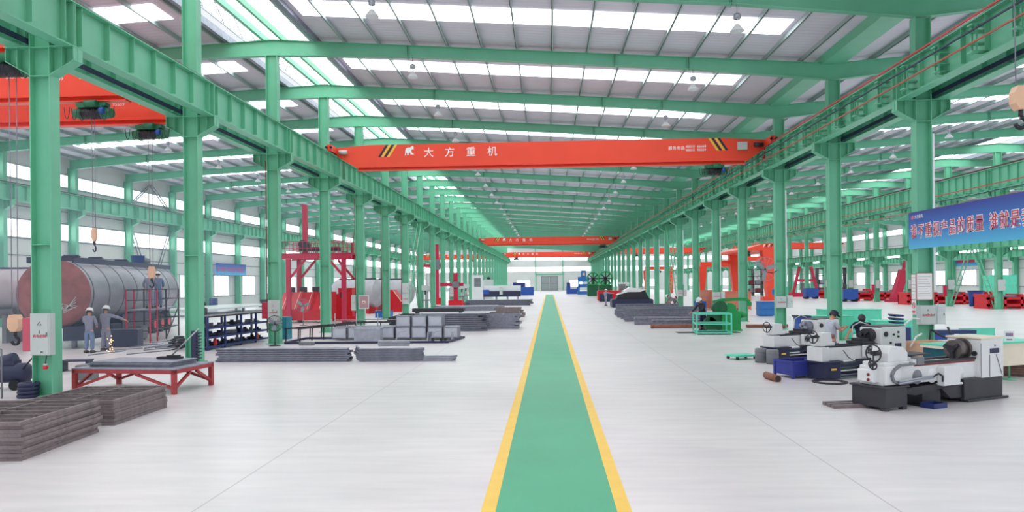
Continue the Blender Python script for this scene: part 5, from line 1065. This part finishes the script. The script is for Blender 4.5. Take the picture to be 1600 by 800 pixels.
# red jigs and goods by the far row and far wall
for i, (x, y, L, lab) in enumerate(((38.5, 72.5, 8, 'long red jig frame behind the lattice brace'), (39.5, 61.5, 8, 'red jig frame at the edge of the view past the lattice brace'), (38.5, 86, 9, 'long low red jig frame beside the tilted red post'), (39, 99, 7, 'red jig frame with white gaps further along the far row'))):
    r = thing('red_jig', lab, 'welding jig', (x, y, 0)); m = MB(); m.box(-L / 2, L / 2, -1, -.85, .2, .4).box(-L / 2, L / 2, -1, -.85, .75, .95).box(-L / 2, L / 2, .85, 1, .2, .95); m.build('jig_frame', RED, r)
    for j in range(7): xx = -L / 2 + .1 + (L - .2) * j / 6; MB().box(xx - .1, xx + .1, -1, 1, 0, .95 if j % 2 else 1.2).build('cross_member', RED, r)
    MB().box(-L * .4, L * .3, -.6, .6, .95, 1.1).build('dark_plate', STEEL_D, r)
r = thing('red_post', 'tilted crimson steel post standing among the low red jigs', 'post', (37.2, 80, 0)); MB().bar((0, 0, .2), (1.0, 0, 3.4), .8).bar((.9, 0, 3.2), (1.2, 0, 4.6), .25).build('post_body', RED_P, r); MB().box(-.8, .8, -.6, .6, 0, .3).build('base', RED_P, r)
r = thing('red_manipulator', 'crimson A shaped manipulator beyond the sky blue box bin', 'machine', (37.5, 108, 0)); MB().bar((-1.8, 0, .4), (-.8, 0, 4.4), .35).bar((1.8, 0, .4), (.8, 0, 4.4), .35).box(-2.2, 2.2, -.8, .8, 0, .6).box(-1.4, 1.4, -.2, .2, 2.2, 2.6).build('machine_body', RED_P, r); MB().box(-.5, .5, -.5, .5, .6, 2.0).build('drive_head', GREY_D, r)
r = thing('plastic_bucket', 'large blue open tub standing under the lattice brace', 'tub', (38.0, 66.5, 0)); MB().lathe([(.001, 0), (.5, 0), (.62, 1.35), (.7, 1.4), (.58, 1.36), (.46, .05), (.001, .04)], n=20).build('tub_body', BLUE, r); MB().ring((0, 0, 1.36), (0, 0, 1), .64, .05, n=24).build('rim', NAVY, r)
for i, (x, y, lab) in enumerate(((34.0, 96, 'blue goods box on wheels beside the far row columns'), (33.6, 83, 'blue gas trolley standing by a far row column'))):
    r = thing('blue_trolley', lab, 'trolley', (x, y, 0)); MB().box(-.8, .8, -.6, .6, .2, 1.4).build('trolley_body', BLUE, r)
    for xx in (-.6, .6): MB().cyl((xx, -.65, .18), (xx, .65, .18), .18).build('wheel', RUBBER, r)
for i, (x, y) in enumerate(((32.0, 118), (45, 118))):
    r = thing('dark_shelving', ('dark shelving full of parts behind the orange gantry', 'dark shelving full of parts further out beyond the far row')[i], 'shelving', (x, y, 0)); [MB().box(-2.2, 2.2, -.6, .6, z - .06, z + .06).build('shelf', BLACK, r) for z in (.5, 1.8, 3.1, 4.2)]
    for xx in (-2.15, -.7, .7, 2.15): MB().box(xx - .07, xx + .07, -.6, .6, 0, 4.3).build('post', BLACK, r)
    for j in range(8): MB().box(-1.9 + (j % 4) * 1.0, -1.2 + (j % 4) * 1.0, -.5, .5, .56 + 1.3 * (j // 4), 1.2 + 1.3 * (j // 4), ch=.1).build('part_box', (MAROON, STEEL_D, GREY_D)[j % 3], r)
cabin('teal_cabinet', 'teal cabinet standing near the far row beyond the round fan', 35.5, 112, 0, 2.2, 1.2, 2.2, TEAL)
cabin('teal_cabinet', 'teal machine cabinet along the far wall past the lattice brace', 52, 88, 0, 3, 1.5, 2.8, TEAL)
# ------------------------------------------------------------------ people
def skin_mesh(name, verts, edges, rad, m, parent, lv=1, root=0):
    me = bpy.data.meshes.new(name); me.from_pydata(verts, edges, []); me.materials.append(m); o = bpy.data.objects.new(name, me); COL.objects.link(o); o.parent = parent
    bm = bmesh.new(); bm.from_mesh(me); L = bm.verts.layers.skin.verify()
    for v, r_ in zip(bm.verts, rad): v[L].radius = r_ if isinstance(r_, tuple) else (r_, r_)
    bm.verts.ensure_lookup_table(); bm.verts[root][L].use_root = True; bm.to_mesh(me); bm.free()
    o.modifiers.new('s', 'SKIN').use_smooth_shade = True; s_ = o.modifiers.new('d', 'SUBSURF'); s_.levels = lv; s_.render_levels = lv; return o
def person(label, loc, rz, top, legs_m, hat='helmet', lean=0., head=0., turn=0., aL=((-.24, .03, 1.14), (-.22, .2, .98)), aR=((.24, .03, 1.14), (.22, .2, .98)), legs=None, sleeve='long', hatm=HELMET, hair=BLACK, scale=1.):
    r = thing('person', label, 'person', loc, rz); r.scale = (scale,) * 3
    hip = Vector((0, 0, .93)); RX = Matrix.Rotation(-lean, 3, 'X')
    up = lambda x, y, z: tuple(hip + RX @ (Vector((x, y, z)) - hip))
    neck = Vector(up(0, 0, 1.46)); RH = Matrix.Rotation(turn, 3, 'Z') @ Matrix.Rotation(-(lean + head), 3, 'X')
    hd = lambda x, y, z: tuple(neck + RH @ (Vector((x, y, z)) - Vector((0, 0, 1.46))))
    kL, fL, kR, fR = legs or ((-.11, .02, .49), (-.12, -.02, .08), (.11, .02, .49), (.12, -.02, .08))
    V, E_, Rd = [], [], []
    def add(p, rr, par=None):
        V.append(tuple(p)); Rd.append(rr); i = len(V) - 1
        if par is not None: E_.append((par, i))
        return i
    pv = add((0, 0, .95), (.13, .095)); be = add(up(0, 0, 1.1), (.115, .085), pv); ch = add(up(0, 0, 1.3), (.135, .095), be); nb = add(up(0, 0, 1.43), (.07, .06), ch); nk = add(hd(0, .005, 1.5), .05, nb)
    jw = add(hd(0, .025, 1.56), (.058, .066), nk); sk = add(hd(0, .01, 1.63), (.075, .09), jw); cr = add(hd(0, .0, 1.7), (.058, .07), sk)
    add(hd(0, .118, 1.59), .013, jw)
    for s_ in (-1, 1): add(hd(s_ * .082, 0, 1.6), .016, sk)
    for s_, k, f in ((-1, kL, fL), (1, kR, fR)):
        h_ = add((s_ * .09, 0, .9), .088, pv); kk = add(k, .056, h_); an = add(f, .04, kk); add((f[0], f[1] + .12, max(.035, f[2] - .045)), (.038, .028), an)
    hands = []
    for s_, (e, w_) in ((-1, aL), (1, aR)):
        sh = add(up(s_ * .18, 0, 1.39), .052, ch); el = add(e, .041, sh); wr = add(w_, .027, el); d = (Vector(w_) - Vector(e)).normalized(); side = d.cross(Vector((0, 0, 1))); side = side.normalized() if side.length > .1 else Vector((1, 0, 0)); dn = side.cross(d)
        if dn.z > 0: dn = -dn
        pm = add(Vector(w_) + d * .06, (.036, .018), wr)
        for j, ln in enumerate((.06, .075, .07, .055)):
            o_ = side * (-.03 + .02 * j); b_ = add(Vector(w_) + d * .1 + o_, .0095, pm); q = add(Vector(V[b_]) + d * ln * .5 + dn * .008, .009, b_); add(Vector(V[q]) + (d * .6 + dn * .8) * ln * .5, .008, q)
        t_ = add(Vector(w_) + d * .05 + side * -.04 * s_ + dn * .01, .011, pm); add(Vector(V[t_]) + d * .045 + dn * .02, .0095, t_)
    body = skin_mesh('body', V, E_, Rd, SKIN, r)
    # jacket or shirt
    V, E_, Rd = [], [], []
    p0 = add((0, 0, .86), (.17, .13)); p1 = add((0, 0, .95), (.172, .132), p0); p2 = add(up(0, 0, 1.1), (.162, .125), p1); p3 = add(up(0, 0, 1.3), (.176, .132), p2); add(up(0, 0, 1.44), (.085, .075), p3)
    for s_, (e, w_) in ((-1, aL), (1, aR)):
        sh = add(up(s_ * .19, 0, 1.385), .07, p3); e = Vector(e); w_ = Vector(w_); S_ = Vector(V[sh])
        if sleeve == 'long': q = add(e, .066, sh); add(e + (w_ - e) * .92, .052, q)
        else: add(S_ + (e - S_) * .72, .062, sh)
    skin_mesh('jacket' if sleeve == 'long' else 'shirt', V, E_, Rd, top, r)
    V, E_, Rd = [], [], []
    p0 = add((0, 0, .97), (.145, .108)); p1 = add((0, 0, .88), (.14, .105), p0)
    for s_, k, f in ((-1, kL, fL), (1, kR, fR)): h_ = add((s_ * .095, 0, .82), .108, p1); k_ = add(k, .086, h_); add((f[0], f[1], f[2] + .03), .078, k_)
    skin_mesh('trousers', V, E_, Rd, legs_m, r)
    for f in (fL, fR):
        z = f[2] - .08; MB().prism([(f[1] - .09, z), (f[1] + .19, z), (f[1] + .2, z + .04), (f[1] + .08, z + .1), (f[1] - .08, z + .11)], f[0] - .05, f[0] + .05, None, 'x').build('shoe', BLACK, r, bevel=.012)
    M4 = Matrix.Translation(Vector(hd(0, .005, 1.645))) @ RH.to_4x4()
    if hat == 'helmet':
        h_ = MB().lathe([(.118, 0), (.122, .02), (.112, .07), (.08, .115), (.04, .135), (.001, .138)], M4, 20, 1, 1.12).build('helmet', hatm, r); MB().lathe([(.116, -.002), (.145, -.008), (.145, .004), (.118, .008)], M4, 20, 1, 1.14).prism([(-.07, .1), (.07, .1), (.05, .19), (-.05, .19)], -.004, .008, M4, 'z').build('brim', hatm, h_)
    elif hat == 'cap':
        h_ = MB().lathe([(.1, .0), (.104, .03), (.09, .075), (.05, .1), (.001, .106)], M4, 18, 1, 1.14).build('cap', hatm, r); MB().prism([(-.075, .08), (.075, .08), (.055, .2), (-.055, .2)], .0, .014, M4, 'z').build('peak', hatm, h_)
    MB().lathe([(.092, -.07), (.098, -.02), (.095, .03), (.07, .08), (.001, .1)], M4 @ Matrix.Translation((0, -.02, -.005)), 16, 1, 1.05).build('hair', hair, r)
    for s_ in (-1, 1): MB().lathe([(.001, -.008), (.009, 0), (.001, .008)], Matrix.Translation(Vector(hd(s_ * .032, .094, 1.625))), 8).build('eye', BLACK, r)
    return r
person('person in pale blue-grey work clothes and white helmet standing before the tank', (-18.0, 27.4, 0), .1, CLOTH_G, CLOTH_B, head=.25, aL=((-.3, .2, 1.2), (-.32, .45, 1.15)), aR=((.24, .06, 1.14), (.16, .25, 1.05)))
person('person in grey overalls and white helmet reaching out one arm beside the tank', (-17.9, 28.3, 0), -.15, CLOTH_G, CLOTH_G, head=.15, aL=((-.26, .1, 1.14), (-.2, .3, 1.0)), aR=((.45, .12, 1.3), (.68, .2, 1.2)), scale=1.03)
person('person in grey jacket and white helmet on the scaffold deck, first of the pair', tuple(Vector((-18.1, 31.9, 1.53)) + Matrix.Rotation(rz, 3, 'Z') @ Vector((-.45, 1.6, 0))), .35, CLOTH_G, CLOTH_G, head=.2, aL=((-.28, .05, 1.14), (-.25, .2, .95)), aR=((.25, .1, 1.18), (.15, .3, 1.1)))
person('person in blue-grey work clothes on the scaffold deck beside the other helmeted worker', tuple(Vector((-18.1, 31.9, 1.53)) + Matrix.Rotation(rz, 3, 'Z') @ Vector((-.4, 2.75, 0))), .5, CLOTH_B, CLOTH_B, head=.15, aL=((-.25, .12, 1.2), (-.12, .35, 1.15)))
person('person in dark overalls standing half hidden behind the second column', (-17.6, 36.0, 0), 1.4, CLOTH_D, CLOTH_D, hat='cap', hatm=BLACK)
person('person in a pale tee shirt and dark cap looking down at raised hands', (8.02, 21.05, 0), -1.35, CLOTH_L, CLOTH_B, hat='cap', hatm=CLOTH_N, head=.55, sleeve='short', aL=((-.22, .16, 1.12), (-.06, .42, 1.22)), aR=((.22, .16, 1.12), (.06, .4, 1.2)), scale=.99)
person('person in a navy polo shirt and dark cap bending over the lathe bed', (9.0, 21.35, 0), 2.75, CLOTH_N, CLOTH_D, hat='cap', hatm=BLACK, lean=.55, head=.35, sleeve='short', aL=((-.28, .42, 1.05), (-.16, .72, 1.02)), aR=((.34, .4, 1.08), (.4, .72, .98)), scale=.98)
person('person in grey work clothes and white cap standing in the aisle by the red machine', (5.9, 76, 0), -.9, CLOTH_G, CLOTH_G, head=.2, aR=((.4, .2, 1.3), (.62, .4, 1.3)), aL=((-.35, .1, 1.2), (-.45, .3, 1.0)), legs=((-.12, .1, .49), (-.14, .15, .08), (.13, -.05, .49), (.16, -.2, .09)))
person('person with white cap and dark jacket leaning over beside the green press', (7.95, 37.9, 0), 2.2, CLOTH_D, CLOTH_N, hat='helmet', lean=.35, head=.3, aL=((-.25, .3, 1.1), (-.15, .55, .98)), aR=((.28, .3, 1.1), (.3, .55, .95)))
person('person in brown-grey clothes bent double among the girders with pale helmet', (9.6, 58.6, 0), -1.2, mat('work_brown', (124, 112, 116), .85), mat('work_brown', (124, 112, 116), .85), lean=1.15, head=.1, aL=((-.2, .62, .8), (-.15, .68, .5)), aR=((.2, .62, .8), (.15, .68, .5)))
person('person in brown-grey clothes bent over behind the other bent worker among the girders', (10.4, 60.6, 0), 1.3, mat('work_brown', (124, 112, 116), .85), CLOTH_D, lean=1.0, head=.1, aL=((-.2, .6, .85), (-.15, .68, .55)), aR=((.2, .6, .85), (.15, .68, .55)))
# ------------------------------------------------------------------ weld smoke hanging in the tank bay
vm = bpy.data.materials.new('weld_haze'); vm.use_nodes = True; nt = vm.node_tree; nt.nodes.remove(nt.nodes['Principled BSDF']); vs = nt.nodes.new('ShaderNodeVolumeScatter')
vs.inputs['Color'].default_value = (.55, .78, 1, 1); vs.inputs['Density'].default_value = .006; vs.inputs['Anisotropy'].default_value = 0; nt.links.new(vs.outputs[0], nt.nodes['Material Output'].inputs['Volume'])
hz = MB().box(-34, -12.9, 14, 46, .05, 7.6).build('smoke_haze', vm); tag(hz, 'bluish weld smoke hanging round the tanks', 'haze', None, 'stuff')
